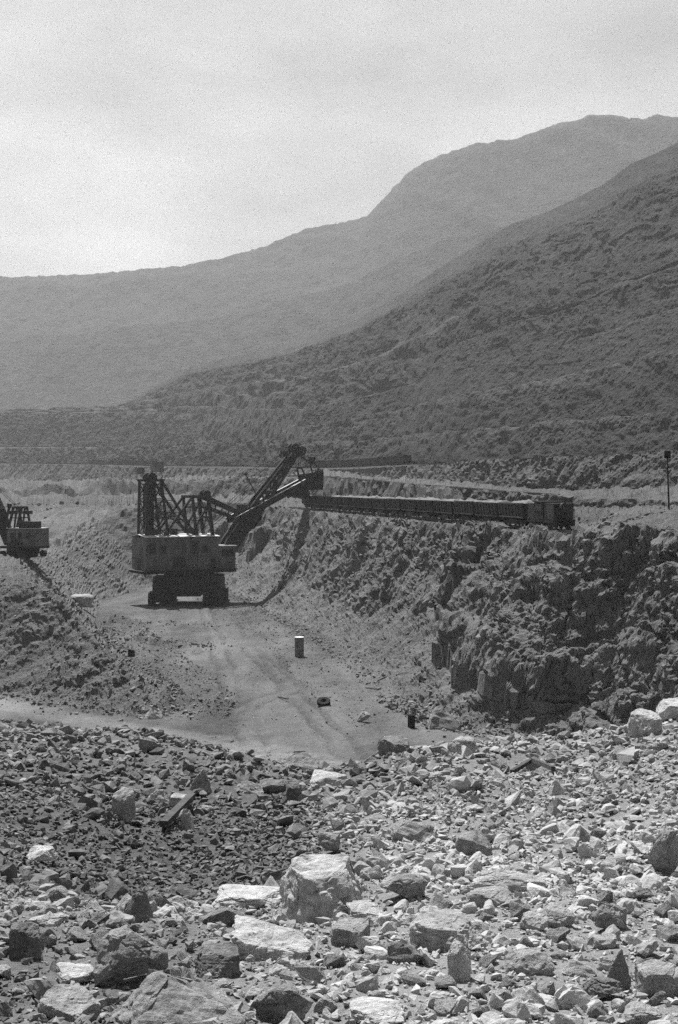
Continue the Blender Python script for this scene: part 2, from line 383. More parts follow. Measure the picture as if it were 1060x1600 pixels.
def columns(step_in, x0=-500, x1=1560, step_out=14):
    return np.concatenate([np.arange(x0, -30, step_out), np.arange(-30, 1090, step_in), np.arange(1090, x1, step_out)]).astype(float)
def resample(rows, xs, nrow, weight_depth, carve=False, y0=None):
    rY, rZ = rows_z(rows, xs)
    nd = 1500
    u = np.linspace(0, 1, nd)
    Y = rY[:, :1] * (rY[:, -1:] / rY[:, :1]) ** u[None]
    Z = interp_rows(Y, rY, rZ)
    X = (xs[:, None] - CX) / F * Y
    if carve: Z = quarry_z(X, Y, Z, noise=False)[0]
    yp = HY - F * Z / Y
    dy = np.diff(yp, axis=1); w = np.where(dy < 0, -dy, 0.12 * dy)
    w = np.minimum(w, 25) + weight_depth * np.diff(np.log(Y), axis=1)
    k = 15                     # smooth the sampling between neighbouring columns
    cs = np.cumsum(np.vstack([np.repeat(w[:1], k, 0), w, np.repeat(w[-1:], k, 0)]), 0)
    w = (cs[2 * k:] - cs[:-2 * k]) / (2 * k)
    w = w[:len(xs)] if len(w) >= len(xs) else np.vstack([w, np.repeat(w[-1:], len(xs) - len(w), 0)])
    c = np.concatenate([np.zeros((len(xs), 1)), np.cumsum(w, 1)], 1); c /= c[:, -1:]
    t = np.linspace(0, 1, nrow)
    Yr = np.stack([np.interp(t, c[i], Y[i]) for i in range(len(xs))])
    return Yr, interp_rows(Yr, rY, rZ)
def grid_faces(nc, nr):
    i = np.arange(nc - 1)[:, None] * nr + np.arange(nr - 1)[None]
    return np.stack([i, i + nr, i + nr + 1, i + 1], -1).reshape(-1, 4)
def normals_grid(P):
    du = np.gradient(P, axis=0); dv = np.gradient(P, axis=1)
    n = np.cross(du, dv); n /= np.linalg.norm(n, axis=-1, keepdims=True) + 1e-9
    return n * np.sign(n[..., 2:3] + 1e-9)

# --- quarry: trench floor, banks, loading bench
xs = columns(1.8)
Yq, Tq = resample(QR, xs, 540, 50.0, carve=True)
Xq = (xs[:, None] - CX) / F * Yq
Zq, tone, upper, onfl = quarry_z(Xq, Yq, Tq)
P = np.stack([Xq, Yq, Zq], -1)
nq = normals_grid(P)
steep = 1 - np.clip(nq[..., 2], 0, 1)
rYq, _z = rows_z(QR, xs); edge_q = 1 - sstep(-30, 0, Yq - rYq[:, -1:]) 
# strata and broken blocks on the faces: 3-D noise leaning with the joints
sx, sy, sz = Xq + 0.55 * Zq, Yq, Zq - 0.35 * Xq
wgt = np.where(Yq > 420, sstep(0.12, 0.45, steep), 0.22 * sstep(0.1, 0.2, steep) + 0.78 * sstep(0.30, 0.48, steep)); sel = wgt > 0.01
blk = np.zeros(Xq.shape); qx, qy, qz = sx[sel], sy[sel], sz[sel]
jx, jy, jz = (0.9 * fbm(qx / 2, qy / 2, qz / 2, 2, s_) for s_ in (62, 63, 64))
b1, c1 = blocks((qx + jx) / 5.5, (qy + jy) / 7.0, (qz + jz) / 3.6, 61); b2, c2 = blocks((qx + jx) / 2.1, (qy + jy) / 2.8, (qz + jz) / 1.5, 65)
b3, c3 = blocks((qx + jy) / 0.9, (qy + jz) / 1.2, (qz + jx) / 0.75, 68)
gl = Xq[sel] * 0.25 + Yq[sel]          # distance along the bench: gullies run down the face
gully = fbm(gl / 7 + 0.25 * Zq[sel] / 7, Xq[sel] / 40, Zq[sel] / 38, 4, 58, ridged=True, gain=0.6)
blk[sel] = 0.72 * (0.75 * b1 - 0.3 * (c1 < 0.08) + 0.42 * b2 - 0.22 * (c2 < 0.12) + 0.20 * b3) * np.clip(0.75 + 0.9 * fbm(qx / 14, qy / 14, qz / 10, 3, 57), 0.15, 1.5) + 1.5 * gully + fbm(qx / 9, qy / 9, qz / 6, 3, 66) * 0.9 + 0.3 * fbm(qx / 0.8, qy / 0.8, qz / 0.8, 2, 60)
blk_t = np.zeros(Xq.shape); blk_t[sel] = 0.06 * b1 + 0.09 * b2 + 0.07 * b3 + 0.12 * gully
P = P + nq * (blk * sstep(0.12, 0.5, steep) * np.where(Yq > 440, 0.6, 0.8))[..., None]
rg = np.clip((Yq - 120) / 80, 0.4, 1) * upper * sstep(4, 12, seg_dist(Xq, Yq, np.array([TRK_A, TRK_B])))
t2 = np.array([((x - CX) / F * (Y + 4.5), Y + 4.5) for x, y, Y in ROW2 if x >= 330])
rg = rg * sstep(3, 10, seg_dist(Xq, Yq, t2))
P[..., 2] += rg * edge_q * ((2.6 + 2.4 * sstep(430, 520, Yq)) * fbm(Xq / 24, Yq / 30, 0 * Xq, 5, 81, gain=0.62) + 0.9 * fbm(Xq / 4.5, Yq / 7, 0 * Xq, 5, 83, gain=0.75, ridged=True) + (1.6 + 1.6 * sstep(420, 480, Yq)) * fbm(Xq / 11, Yq / 14, 0 * Xq, 4, 85, gain=0.65))
tone = np.clip(tone + 0.22 * fbm(Xq / 30, Yq / 30, Zq / 12, 4, 71) + np.where(onfl, 0.45 * fbm(Xq / 5, Yq / 22, 0 * Xq, 5, 73, gain=0.7), 0.12 * fbm(sx / 2, sy / 3, sz / 8, 3, 75)) + blk_t * wgt, 0, 1)
rut = np.zeros(Xq.shape)
for rp in RUTS:
    dr_ = seg_dist(Xq + 0.8 * fbm(Xq / 9, Yq / 9, 0 * Xq, 2, 91), Yq, rp); rut = np.maximum(rut, np.exp(-((dr_ - 1.3) / 0.5) ** 2) * np.clip(0.6 + 0.9 * fbm(Xq / 10, Yq / 16, 0 * Xq, 2, 92), 0, 1))
P[..., 2] -= 0.4 * rut * onfl; tone = tone - 0.24 * rut * onfl
scuff = fbm(Xq / 16, Yq / 30, 0 * Xq, 3, 94); tone = tone - onfl * (0.22 * sstep(0.05, 0.4, scuff) + 0.14 * sstep(255, 330, Yq))
tone = np.clip(tone, 0.02, 1)
# the pale haul path that climbs off to the side along the foot of the bank
hp = seg_dist(Xq, Yq, np.array([(-70, 196), (-46, 188), (-26, 168), (-8, 153), (6, 140)], float))
tone = np.where(onfl, np.clip(tone + 0.42 * (1 - sstep(1.5, 4.5, hp)), 0, 1), tone)
tone = tone + np.where((Yq > 330) & (Yq < 440) & (Xq < -70) & (Zq < -6), 0.22, 0.0)  # brightness of the sunlit slope behind the small shovel, put into the tone
terrain = link('quarry_ground', raw_mesh('quarry_ground', P.reshape(-1, 3), grid_faces(*Yq.shape), {'tone': tone}, smooth=False), M['quarry'])
tag(terrain, 'grey quarry trench floor with its rubble banks and blasted bench face', kind='structure')

# --- terraced hillside behind
xs2 = columns(2.2)
Yh, Zh = resample(HR, xs2, 340, 30.0)
Xh = (xs2[:, None] - CX) / F * Yh
rY, rZ = rows_z(HR, xs2)
last = sstep(0, 1, (Yh - rY[:, 7:8]) / (rY[:, I6:I6 + 1] - rY[:, 7:8])) * (Yh >= rY[:, 7:8])     # 0 at the top terrace, 1 at the ridge
P = np.stack([Xh, Yh, Zh], -1); nh = normals_grid(P)
steep = 1 - np.clip(nh[..., 2], 0, 1)
mid = 4 * last * (1 - last)
ridge = fbm(Xh / 75 + Yh / 150, Yh / 200, 0 * Xh, 5, 101, ridged=True, gain=0.55)
rill = fbm(Xh / 16 + Zh / 60, Yh / 60, Zh / 90, 5, 103, ridged=True, gain=0.6)      # rills running down the slope
fine = fbm(Xh / 5, Yh / 9, Zh / 5, 4, 105, gain=0.7)
onh = np.clip(mid * 1.3 + 0.10, 0, 1) * (last > 0) + 0.0
stp = sstep(0.04, 0.3, steep)
disp = 6 * ridge * onh + (3.6 * onh + 2.6 * (last <= 0)) * rill * stp + 1.7 * fine * (0.3 + 0.7 * stp) + 2.0 * onh * np.round(2 * vnoise(Xh / 16, Yh / 24, Zh / 9, 121)) / 2
edge0 = sstep(0, 1, (Yh - rY[:, :1]) / 6)          # keep the seam with the quarry closed
P = P + nh * (disp * edge0)[..., None]
toneh = 0.20 + 0.26 * fbm(Xh / 70 + Zh / 80, Yh / 200, Zh / 40, 5, 111) + 0.26 * fbm(Xh / 9 + Zh / 50, Yh / 40, Zh / 45, 4, 113, gain=0.65) + 0.2 * fine
patch = fbm(Xh / 24 + Zh / 30, Yh / 50, Zh / 26, 4, 117); toneh = toneh + 0.3 * sstep(0.36, 0.62, patch)
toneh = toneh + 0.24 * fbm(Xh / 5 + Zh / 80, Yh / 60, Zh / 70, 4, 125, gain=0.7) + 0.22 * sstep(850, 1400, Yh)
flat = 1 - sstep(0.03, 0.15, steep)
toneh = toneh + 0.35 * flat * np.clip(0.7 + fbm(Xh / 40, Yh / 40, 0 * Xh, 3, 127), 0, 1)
for ri in (3, 6): toneh = toneh + 1.3 * np.exp(-((Yh - rY[:, ri:ri + 1] - 3) / 8.0) ** 2) * (0.6 + 0.5 * fbm(Xh / 25, Yh / 25, 0 * Xh, 2, 119))  # sunlit rims of two terrace edges painted in as pale lines
toneh = np.clip(toneh - 0.08 * last, 0, 1)
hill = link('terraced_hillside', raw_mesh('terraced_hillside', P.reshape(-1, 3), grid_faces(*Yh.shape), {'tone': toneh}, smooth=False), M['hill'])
tag(hill, 'dark terraced quarry hillside rising in steps behind the wagons', kind='structure')

# --- far mountain
xs3 = columns(3.4, -860, 1880)
Ym, Zm = resample(MR, xs3, 170, 60.0)
Xm = (xs3[:, None] - CX) / F * Ym
P = np.stack([Xm, Ym, Zm], -1); nm = normals_grid(P)
up = sstep(2000, 2500, Ym)
dm = 14 * fbm(Xm / 160 + Ym / 400, Ym / 420, 0 * Xm, 6, 131, ridged=True) * np.clip(up * (1 - sstep(2640, 2800, Ym)) + 0.10, 0, 1) + 6 * fbm(Xm / 26 + Zm / 90, Ym / 80, Zm / 120, 5, 133, ridged=True, gain=0.65)
P = P + nm * dm[..., None]
tonem = np.clip(0.36 + 0.16 * np.sin((Zm + 14 * fbm(Xm / 150, Ym / 200, 0 * Xm, 3, 147)) / 5.5) * (1 - sstep(60, 190, Zm)) + 0.25 * fbm(Xm / 12, Ym / 40, Zm / 16, 3, 145, gain=0.8) + 0.25 * fbm(Xm / 200, Ym / 500, Zm / 90, 5, 141) + 0.15 * fbm(Xm / 30, Ym / 100, Zm / 50, 3, 143), 0, 1)
mount = link('mountain', raw_mesh('mountain', P.reshape(-1, 3), grid_faces(*Ym.shape), {'tone': tonem}, smooth=True), M['mount'])
tag(mount, 'hazy far mountain ridge closing the pit', kind='structure')

# --- foreground rubble mound
XK = [-900, 0, 150, 280, 400, 530, 640, 800, 930, 1060, 1900]
def mrow(ys, Ys): return [(x, y, Y) for x, y, Y in zip(XK, ys, Ys)]
MD = [mrow([2300] * 11, [2.4] * 11),
      mrow([1750] * 11, [4.2] * 11),
      mrow([1600] * 11, [6.0] * 11),
      mrow([1480, 1490, 1490, 1490, 1490, 1490, 1490, 1490, 1490, 1490, 1490], [7.9, 7.7, 7.7, 7.7, 7.7, 7.8, 7.8, 7.8, 7.8, 7.8, 7.8]),
      mrow([1420, 1415, 1425, 1425, 1425, 1400, 1390, 1390, 1385, 1380, 1350], [9.4, 9.2, 8.9, 8.9, 9.0, 9.8, 10, 10, 10, 10, 10.5]),
      mrow([1350, 1350, 1400, 1400, 1390, 1330, 1300, 1300, 1290, 1270, 1240], [12, 12, 12.2, 12.4, 12, 12.6, 13, 13, 13, 13, 13.6]),
      mrow([1240, 1235, 1260, 1280, 1275, 1240, 1215, 1215, 1205, 1180, 1150], [18, 18, 17.6, 17, 17, 17, 17.5, 17.5, 17.5, 17.5, 18]),
      mrow([1085, 1118, 1136, 1160, 1186, 1195, 1165, 1152, 1140, 1118, 1060], [28, 27, 26, 23.5, 22, 21.5, 22, 22.5, 23, 22.5, 22]),
      mrow([1092, 1125, 1143, 1170, 1203, 1215, 1185, 1172, 1160, 1135, 1080], [31, 29.5, 28.5, 25.5, 23.8, 23.3, 24, 24.5, 25, 24.5, 24]),
      mrow([1260, 1260, 1270, 1300, 1330, 1350, 1350, 1320, 1290, 1250, 1180], [48, 46, 44, 40, 38, 36, 36, 36, 37, 38, 38])]
def mound_base(xp, Y):          # arrays of the same shape
    xp, Y = np.asarray(xp, float), np.asarray(Y, float)
    sh = xp.shape; rYc, rZc = rows_z(MD, xp.ravel()); y = Y.ravel()
    j = np.clip((rYc <= y[:, None]).sum(1) - 1, 0, rYc.shape[1] - 2); i = np.arange(len(y))
    t = np.clip((y - rYc[i, j]) / (rYc[i, j + 1] - rYc[i, j]), 0, 1)
    return (rZc[i, j] * (1 - t) + rZc[i, j + 1] * t).reshape(sh)
def mound_z(X, Y):
    xp = CX + F * X / Y
    z = mound_base(xp, Y)
    z = z + 0.13 * fbm(X / 1.3, Y / 1.3, 0 * X, 4, 201) * sstep(3, 8, Y) + 0.22 * fbm(X / 4, Y / 4, 0 * X, 2, 203) * sstep(8, 20, Y)
    return z + 0.025 * fbm(X / 0.16, Y / 0.16, 0 * X, 3, 205)
def mound_tone(X, Y):           # dark fine overburden to the side, pale shattered limestone elsewhere
    xp = CX + F * X / Y
    w = 60 * fbm(X / 2, Y / 3, 0 * X, 3, 207)
    darkz = (1 - sstep(430, 600, xp + w)) * sstep(9.3, 10.8, Y) * (1 - 0.25 * sstep(19, 23, Y))
    darkz = np.maximum(darkz, 0.55 * (1 - sstep(560, 720, xp + w)) * sstep(16, 20, Y))
    front = 0.36 * (1 - sstep(250, 420, xp + w)) * (1 - sstep(8, 9.5, Y))
    paler = 0.22 * sstep(480, 640, xp + w) * (1 - sstep(13, 18, Y))      # paler tone towards the right of the near heap
    return np.clip(0.62 + paler - 0.54 * darkz - front - 0.12 * sstep(11, 15, Y) * (xp > 560) + 0.12 * fbm(X / 1.5, Y / 1.5, 0 * X, 3, 209), 0.03, 1)
xs4 = columns(3.0, -600, 1700, 24)
yy = np.concatenate([np.geomspace(2.4, 30, 340), np.linspace(30.4, 46, 20)])
Yd = np.repeat(yy[None], len(xs4), 0); Xd = (xs4[:, None] - CX) / F * Yd
Zd = mound_z(Xd, Yd)
mound = link('rubble_mound', raw_mesh('rubble_mound', np.stack([Xd, Yd, Zd], -1).reshape(-1, 3), grid_faces(*Yd.shape), {'tone': mound_tone(Xd, Yd) * 0.85}, smooth=True), M['mound'])
tag(mound, 'heap of shattered pale stone that the view looks out from', kind='structure')

# ------------------------------------------------------------------ finding the ground under a photo pixel
def hit_mound(xp, yp, y0=3.0, y1=46):
    Y = np.linspace(y0, y1, 2400); X = (xp - CX) / F * Y
    z = mound_z(X, Y); r = -(yp - HY) / F * Y
    k = np.argmax(z > r) if (z > r).any() else len(Y) - 1
    return X[k], Y[k], z[k]
def quarry_at(X, Y):
    X, Y = np.atleast_1d(np.asarray(X, float)), np.atleast_1d(np.asarray(Y, float))
    xp = CX + F * X / Y
    rYc, rZc = rows_z(QR, xp)
    T = np.array([np.interp(Y[i], rYc[i], rZc[i]) for i in range(len(Y))])
    return quarry_z(X, Y, T)[0]
def hit_quarry(xp, yp, y0=90, y1=600):
    Y = np.linspace(y0, y1, 2600); X = (xp - CX) / F * Y
    z = quarry_at(X, Y); r = -(yp - HY) / F * Y
    k = np.argmax(z > r) if (z > r).any() else len(Y) - 1
    return X[k], Y[k], z[k]
#PART2
# ------------------------------------------------------------------ the stripping shovel in the trench
def crawler(parent, cx, cy, mat_t, mat_f, L=7.4, wd=1.5, H=2.9):
    """one crawler unit: two belts either side of a truck frame"""
    f = MB(); f.box(cx - 1.0, cx + 1.0, cy - L * 0.30, cy + L * 0.30, 0.8, 3.3)
    f.box(cx - 0.6, cx + 0.6, cy - 1.0, cy + 1.0, 3.3, 4.2)
    fr = f.build('crawler_frame', mat_f, parent)
    for sx in (-1, 1):
        t = MB(); n = 26; x0, x1 = cx + sx * 1.15, cx + sx * (1.15 + wd)
        x0, x1 = min(x0, x1), max(x0, x1)
        r = H / 2; pts = []
        straight = L - 2 * r
        per = 2 * straight + 2 * math.pi * r
        def at(s):
            s %= per
            if s < straight: return (-straight / 2 + s, 0.0 + 0.02)
            s -= straight
            if s < math.pi * r: a = -math.pi / 2 + s / r; return (straight / 2 + r * math.cos(a), r + r * math.sin(a))
            s -= math.pi * r
            if s < straight: return (straight / 2 - s, 2 * r)
            s -= straight; a = math.pi / 2 + s / r
            return (-straight / 2 + r * math.cos(a), r + r * math.sin(a))
        for k in range(n):
            a, b = at(per * k / n), at(per * (k + 0.86) / n)
            t.beam((0.5 * (x0 + x1), cy + a[0], a[1]), (0.5 * (x0 + x1), cy + b[0], b[1]), x1 - x0, 0.22, up=(1, 0, 0)) if False else \
                t.hexa([(x0, cy + a[0], a[1]), (x1, cy + a[0], a[1]), (x1, cy + b[0], b[1]), (x0, cy + b[0], b[1])] +
                       [(x, cy + q[0] * 0.90, (q[1] - r) * 0.84 + r) for x, q in ((x0, a), (x1, a), (x1, b), (x0, b))])
        tr = t.build('track_belt', mat_t, parent)
        for yy_ in (-straight / 2, 0, straight / 2):
            w = MB(); w.cyl((x0 + 0.08, cy + yy_, r), (x1 - 0.08, cy + yy_, r), r * 0.78 if yy_ else r * 0.5, 16)
            w.build('track_wheel', mat_f, parent)
    return fr

def big_shovel():
    TH = math.radians(28)
    X0, Y0 = -36.6, 348.0
    root = empty('stripping_shovel', (X0, Y0, FLOOR_Z), TH)
    tag(root, 'huge dark stripping shovel with raised boom loading wagons from the trench floor', 'excavator')
    und = MB()     # lower works stay square to the trench
    und.box(-8.0, 8.0, -7.0, 7.0, 3.4, 6.8); und.box(-3.2, 3.2, -6.0, 6.0, 2.0, 3.4); und.cyl((-7, -6.2, 3.2), (7, -6.2, 3.2), 0.5, 12); und.cyl((-7, 6.2, 3.2), (7, 6.2, 3.2), 0.5, 12)
    und.cyl((0, 0, 6.0), (0, 0, 7.6), 6.2, 28)
    for sx in (-1, 1):
        for sy in (-1, 1):
            und.box(sx * 6.5 - 1.5, sx * 6.5 + 1.5, sy * 6.6 - 1.5, sy * 6.6 + 1.5, 3.3, 5.2)
            und.beam((sx * 2, sy * 2, 6.6), (sx * 7.6, sy * 7.2, 5.0), 1.4, 1.6)
    for k in range(9): und.box(-8.1, -7.95, -6.5 + k * 1.5, -6.2 + k * 1.5, 4.2, 5.9)
    u = und.build('lower_frame', M['steel'], root); u.rotation_euler = (0, 0, -TH)
    for sx in (-1, 1):
        for sy in (-1, 1):
            e = bpy.data.objects.new('crawler', None); COL.objects.link(e); e.parent = root; e.rotation_euler = (0, 0, -TH)
            crawler(e, sx * 6.5, sy * 6.8, M['steel'], M['steel'], L=7.2, wd=1.15, H=3.3)
    # revolving deck and machinery house
    d = MB(); d.box(-13.6, 10.2, -5.4, 5.4, 7.6, 8.5)
    for k in range(16): d.box(-13.2 + k * 1.5, -12.9 + k * 1.5, -5.55, 5.55, 7.75, 8.35)
    d.build('deck', M['steel'], root)
    h = MB(); h.prism([(-13, 8.5), (5.6, 8.5), (5.6, 16.3), (-13, 16.3)], 'y', -5, 5)
    for k in range(12): h.box(-12.8 + k * 1.6, -12.68 + k * 1.6, -5.12, 5.12, 8.6, 16.2)        # wall seams
    h.box(-13.08, -13, -4.9, 4.9, 11.2, 11.5); h.box(-13.0, 5.6, -5.14, -5.0, 11.6, 11.85); h.box(-13.0, 5.6, -5.12, -5.0, 15.6, 15.9)
    house = h.build('machinery_house', M['house'], root)
    r = MB()
    r.hexa([(-13.3, -5.35, 16.3), (5.9, -5.35, 16.3), (5.9, 0, 16.85), (-13.3, 0, 16.85), (-13.3, -5.35, 16.45), (5.9, -5.35, 16.45), (5.9, 0, 17.0), (-13.3, 0, 17.0)])
    r.hexa([(-13.3, 0, 16.85), (5.9, 0, 16.85), (5.9, 5.35, 16.3), (-13.3, 5.35, 16.3), (-13.3, 0, 17.0), (5.9, 0, 17.0), (5.9, 5.35, 16.45), (-13.3, 5.35, 16.45)])
    r.build('roof', M['roofm'], house)
    rv = MB()
    for a in (-9.5, -4.5, 1.0): rv.box(a - 0.8, a + 0.8, -1.5, 1.5, 16.6, 18.1); rv.box(a - 0.95, a + 0.95, -1.7, 1.7, 18.1, 18.25)
    rv.build('roof_ventilator', M['steel'], house)
    for a in (-9.2, 1.4):
        w = MB(); w.box(a, a + 1.3, -5.1, -5.02, 12.6, 14.4); ww = w.build('window', M['glass'], house)
        s = MB(); s.box(a - 0.1, a + 1.4, -5.16, -5.1, 12.45, 12.6); s.box(a + 0.6, a + 0.68, -5.13, -5.1, 12.6, 14.4); s.build('window_frame', M['steel'], ww)
    for a, z_, wd_, hh in ((-6.2, 8.7, 3.0, 2.7), (-1.6, 12.3, 1.9, 2.9), (-12.2, 12.4, 1.6, 2.6)):
        w = MB(); w.box(a, a + wd_, -5.08, -5.02, z_, z_ + hh); w.build('louvre', M['steel'], house)
    dd = MB(); dd.box(3.6, 4.9, -5.1, -5.03, 8.6, 11.2); dd.build('door', M['steel'], house)
    dd = MB(); dd.box(-13.12, -13.03, -1.2, 1.2, 8.6, 11.0); dd.build('door', M['steel'], house)
    wk = MB(); wk.box(-13.6, 10.2, -6.4, -5.45, 8.3, 8.42); wk.box(-14.6, -13.65, -6.4, 5.4, 8.3, 8.42)
    for k in range(17): wk.box(-13.5 + k * 1.45, -13.42 + k * 1.45, -6.38, -6.3, 8.42, 9.5)
    wk.box(-13.6, 10.2, -6.38, -6.31, 9.45, 9.53); wk.box(-13.6, 10.2, -6.38, -6.31, 8.95, 9.0)
    wk.build('walkway', M['steel'], root)
    # operator's cab and front section
    c = MB(); c.box(5.65, 10.0, -5.2, -0.6, 8.5, 13.9); c.box(5.65, 9.4, 0.8, 5.0, 8.5, 13.2); cab = c.build('operator_cab', M['house'], root)
    c = MB(); c.box(5.7, 10.35, -5.45, -0.4, 13.9, 14.1); c.box(5.7, 9.7, 0.6, 5.2, 13.2, 13.4); c.build('cab_roof', M['roofm'], cab)
    c = MB(); c.box(6.3, 9.6, -5.27, -5.2, 11.4, 13.2); c.box(10.0, 10.07, -4.9, -0.9, 11.2, 13.2); c.build('cab_window', M['glass'], cab)
    # rear tower that carries the hoist counterweight
    t = MB()
    TZ = 30.0
    for s in (-2.7, 2.7):
        t.beam((-12.2, s, 16.2), (-11.9, s, TZ), 0.55)
        t.beam((-6.6, s, 16.5), (-8.4, s, TZ), 0.55)
        t.beam((-8.2, s, TZ - 0.2), (0.4, s, 16.6), 0.55)
        t.beam((-12.4, s, TZ), (-7.6, s, TZ), 0.5)
        for k, (z0, z1) in enumerate(((16.6, 21), (21, 25.5), (25.5, 29.8))):
            fa = lambda z: -6.6 - 1.8 * (z - 16.5) / 13.5
            t.beam((-12.1, s, z0), (fa(z1), s, z1), 0.22); t.beam((fa(z0), s, z0), (-12.0, s, z1), 0.22)
            t.beam((-12.1, s, z1), (fa(z1), s, z1), 0.24)
            for zz in (z0 + 1.2, z1 - 0.4): t.beam((fa(zz), s, zz), (-8.2 + (29.8 - zz) * 0.63, s, zz), 0.16)
    for a in (-12.1, -7.9):
        for k in range(3):
            z0, z1 = 16.6 + 4.5 * k, 21.0 + 4.5 * k
            t.beam((a, -2.7, z0), (a, 2.7, min(z1, 29.8)), 0.22); t.beam((a, 2.7, z0), (a, -2.7, min(z1, 29.8)), 0.22)
            t.beam((a, -2.7, min(z1, 29.8)), (a, 2.7, min(z1, 29.8)), 0.26)
    t.build('counterweight_tower', M['steel'], root)
    cw = MB(); cw.box(-11.3, -9.9, -1.9, -0.4, 16.6, 29.2); cw.box(-11.3, -9.9, 0.5, 1.9, 16.6, 29.2); cw.build('counterweight_guide', M['steel'], root)
    for s in (-1.5, 1.5):
        sh = MB(); sh.ring((-10.2, s, TZ + 0.5), (0, 1, 0), 0.75, 1.25, 0.4); sh.cyl((-10.2, s - 0.25, TZ + 0.5), (-10.2, s + 0.25, TZ + 0.5), 0.8, 16); sh.build('tower_sheave', M['steel'], root)
    pl = MB(); pl.box(-12.8, -7.4, -3.1, 3.1, TZ + 0.02, TZ + 0.14)
    for a in (-12.7, -10.1, -7.5):
        for s in (-3.05, 3.05): pl.box(a - 0.04, a + 0.04, s - 0.04, s + 0.04, TZ + 0.14, TZ + 1.1)
    pl.build('tower_platform', M['steel'], root)
    for a, s, wd, ht, z in ((-12.2, 1.6, 1.9, 1.5, 31.4), (-8.6, -0.6, 2.9, 2.2, 32.0)):
        b = MB(); b.box(a - wd / 2, a + wd / 2, s - 0.7, s + 0.7, z, z + ht); b.box(a - wd / 2 - 0.15, a + wd / 2 + 0.15, s - 0.9, s + 0.9, z + ht, z + ht + 0.12)
        for q in (-1, 1): b.box(a + q * (wd / 2 - 0.2) - 0.07, a + q * (wd / 2 - 0.2) + 0.07, s - 0.07, s + 0.07, TZ + 0.1, z)
        b.build('sheave_shelter', M['pale_panel'], root)
    # gantry (A-frame)
    gy = 3.0; t = MB(); GZ = 26.0
    for s in (-gy, gy):
        t.beam((-0.8, s, GZ), (4.3, s, GZ), 0.8, 0.7)
        t.beam((-0.6, s, GZ - 0.2), (-7.8, s, 16.6), 0.55)
        t.beam((-0.4, s, GZ - 0.2), (0.6, s, 16.6), 0.6)
        t.beam((3.7, s, GZ - 0.2), (4.9, s, 16.4), 0.75)
        t.beam((3.9, s, GZ - 1.6), (0.6, s, 19.0), 0.45)
        t.beam((-3.9, s, 20.5), (4.5, s, 20.0), 0.22)
        t.beam((-0.5, s, GZ - 2.6), (4.0, s, GZ - 2.6), 0.4)
        t.beam((-4.2, s, 21.2), (0.5, s, 17.5), 0.3)
    for a, z in ((-0.7, GZ), (4.2, GZ), (1.8, GZ), (-4.2, 21.3), (4.4, 21.0)): t.beam((a, -gy, z), (a, gy, z), 0.5)
    t.beam((4.0, -gy, GZ), (4.9, gy, 17), 0.25); t.beam((4.0, gy, GZ), (4.9, -gy, 17), 0.25)
    t.build('gantry', M['steel'], root)
    for s in (-1.2, 1.2):
        sh = MB(); sh.ring((4.1, s, GZ + 0.6), (0, 1, 0), 0.5, 1.0, 0.4); sh.cyl((4.1, s - 0.22, GZ + 0.6), (4.1, s + 0.22, GZ + 0.6), 0.55, 14); sh.build('gantry_sheave', M['steel'], root)
    gs = MB()
    for s in (-2.2, 2.2):
        gs.beam((4.2, s, GZ - 0.3), (13.4, s * 0.7, 21.8), 0.55, 0.7); gs.beam((4.3, s, GZ - 2.6), (12.6, s * 0.7, 20.4), 0.4, 0.5)
        for q in (0.2, 0.4, 0.6, 0.8): gs.beam((4.2 + 9.2 * q, s, GZ - 0.3 - 4.2 * q), (4.3 + 8.3 * q, s, GZ - 2.6 - 3.0 * q), 0.22)
    gs.build('boom_stay', M['steel'], root)
    # boom: twin girders with a waist, a saddle block half way, sheaves at the point
    A, B = Vector((8.2, 0, 11.2)), Vector((28.6, 0, 37.0))
    dv = (B - A).normalized(); nv = Vector((-dv.z, 0, dv.x))
    t = MB()
    for s in (-1.5, 1.5):
        for k0, k1, h0, h1 in ((0, 0.12, 1.8, 3.6), (0.12, 0.5, 3.6, 3.4)):
            t.beam(A.lerp(B, k0) + Vector((0, s, 0)), A.lerp(B, k1) + Vector((0, s, 0)), 0.9, h0, up=nv, w2=0.9, h2=h1)
        for off in (1.35, -1.35):
            t.beam(A.lerp(B, 0.5) + Vector((0, s, 0)) + nv * off, B + Vector((0, s * 0.7, 0)) + nv * off * 0.45, 0.7, 0.85, up=nv, w2=0.6, h2=0.6)
        for k in range(6):
            q0, q1 = 0.5 + k * 0.08, 0.58 + k * 0.08
            wdt = lambda q: 1.35 * (1 - 0.55 * (q - 0.5) / 0.5)
            o0, o1 = (1, -1) if k % 2 else (-1, 1)
            yy0 = s * (1 - 0.3 * (q0 - 0.5) / 0.5); yy1 = s * (1 - 0.3 * (q1 - 0.5) / 0.5)
            t.beam(A.lerp(B, q0) + Vector((0, yy0, 0)) + nv * wdt(q0) * o0, A.lerp(B, q1) + Vector((0, yy1, 0)) + nv * wdt(q1) * o1, 0.35)
    for k in range(9):
        q = 0.06 + k * 0.11; t.beam(A.lerp(B, q) + Vector((0, -1.6, 0)), A.lerp(B, q) + Vector((0, 1.6, 0)), 0.5, 0.9, up=nv)
    t.box(8.0, 9.6, -2.6, 2.6, 9.2, 10.4)
    t.beam((8.8, -2.2, 10.2), A.lerp(B, 0.12) + Vector((0, -1.6, 0)), 1.0, 2.2); t.beam((8.8, 2.2, 10.2), A.lerp(B, 0.12) + Vector((0, 1.6, 0)), 1.0, 2.2)
    boom = t.build('boom', M['steel'], root)
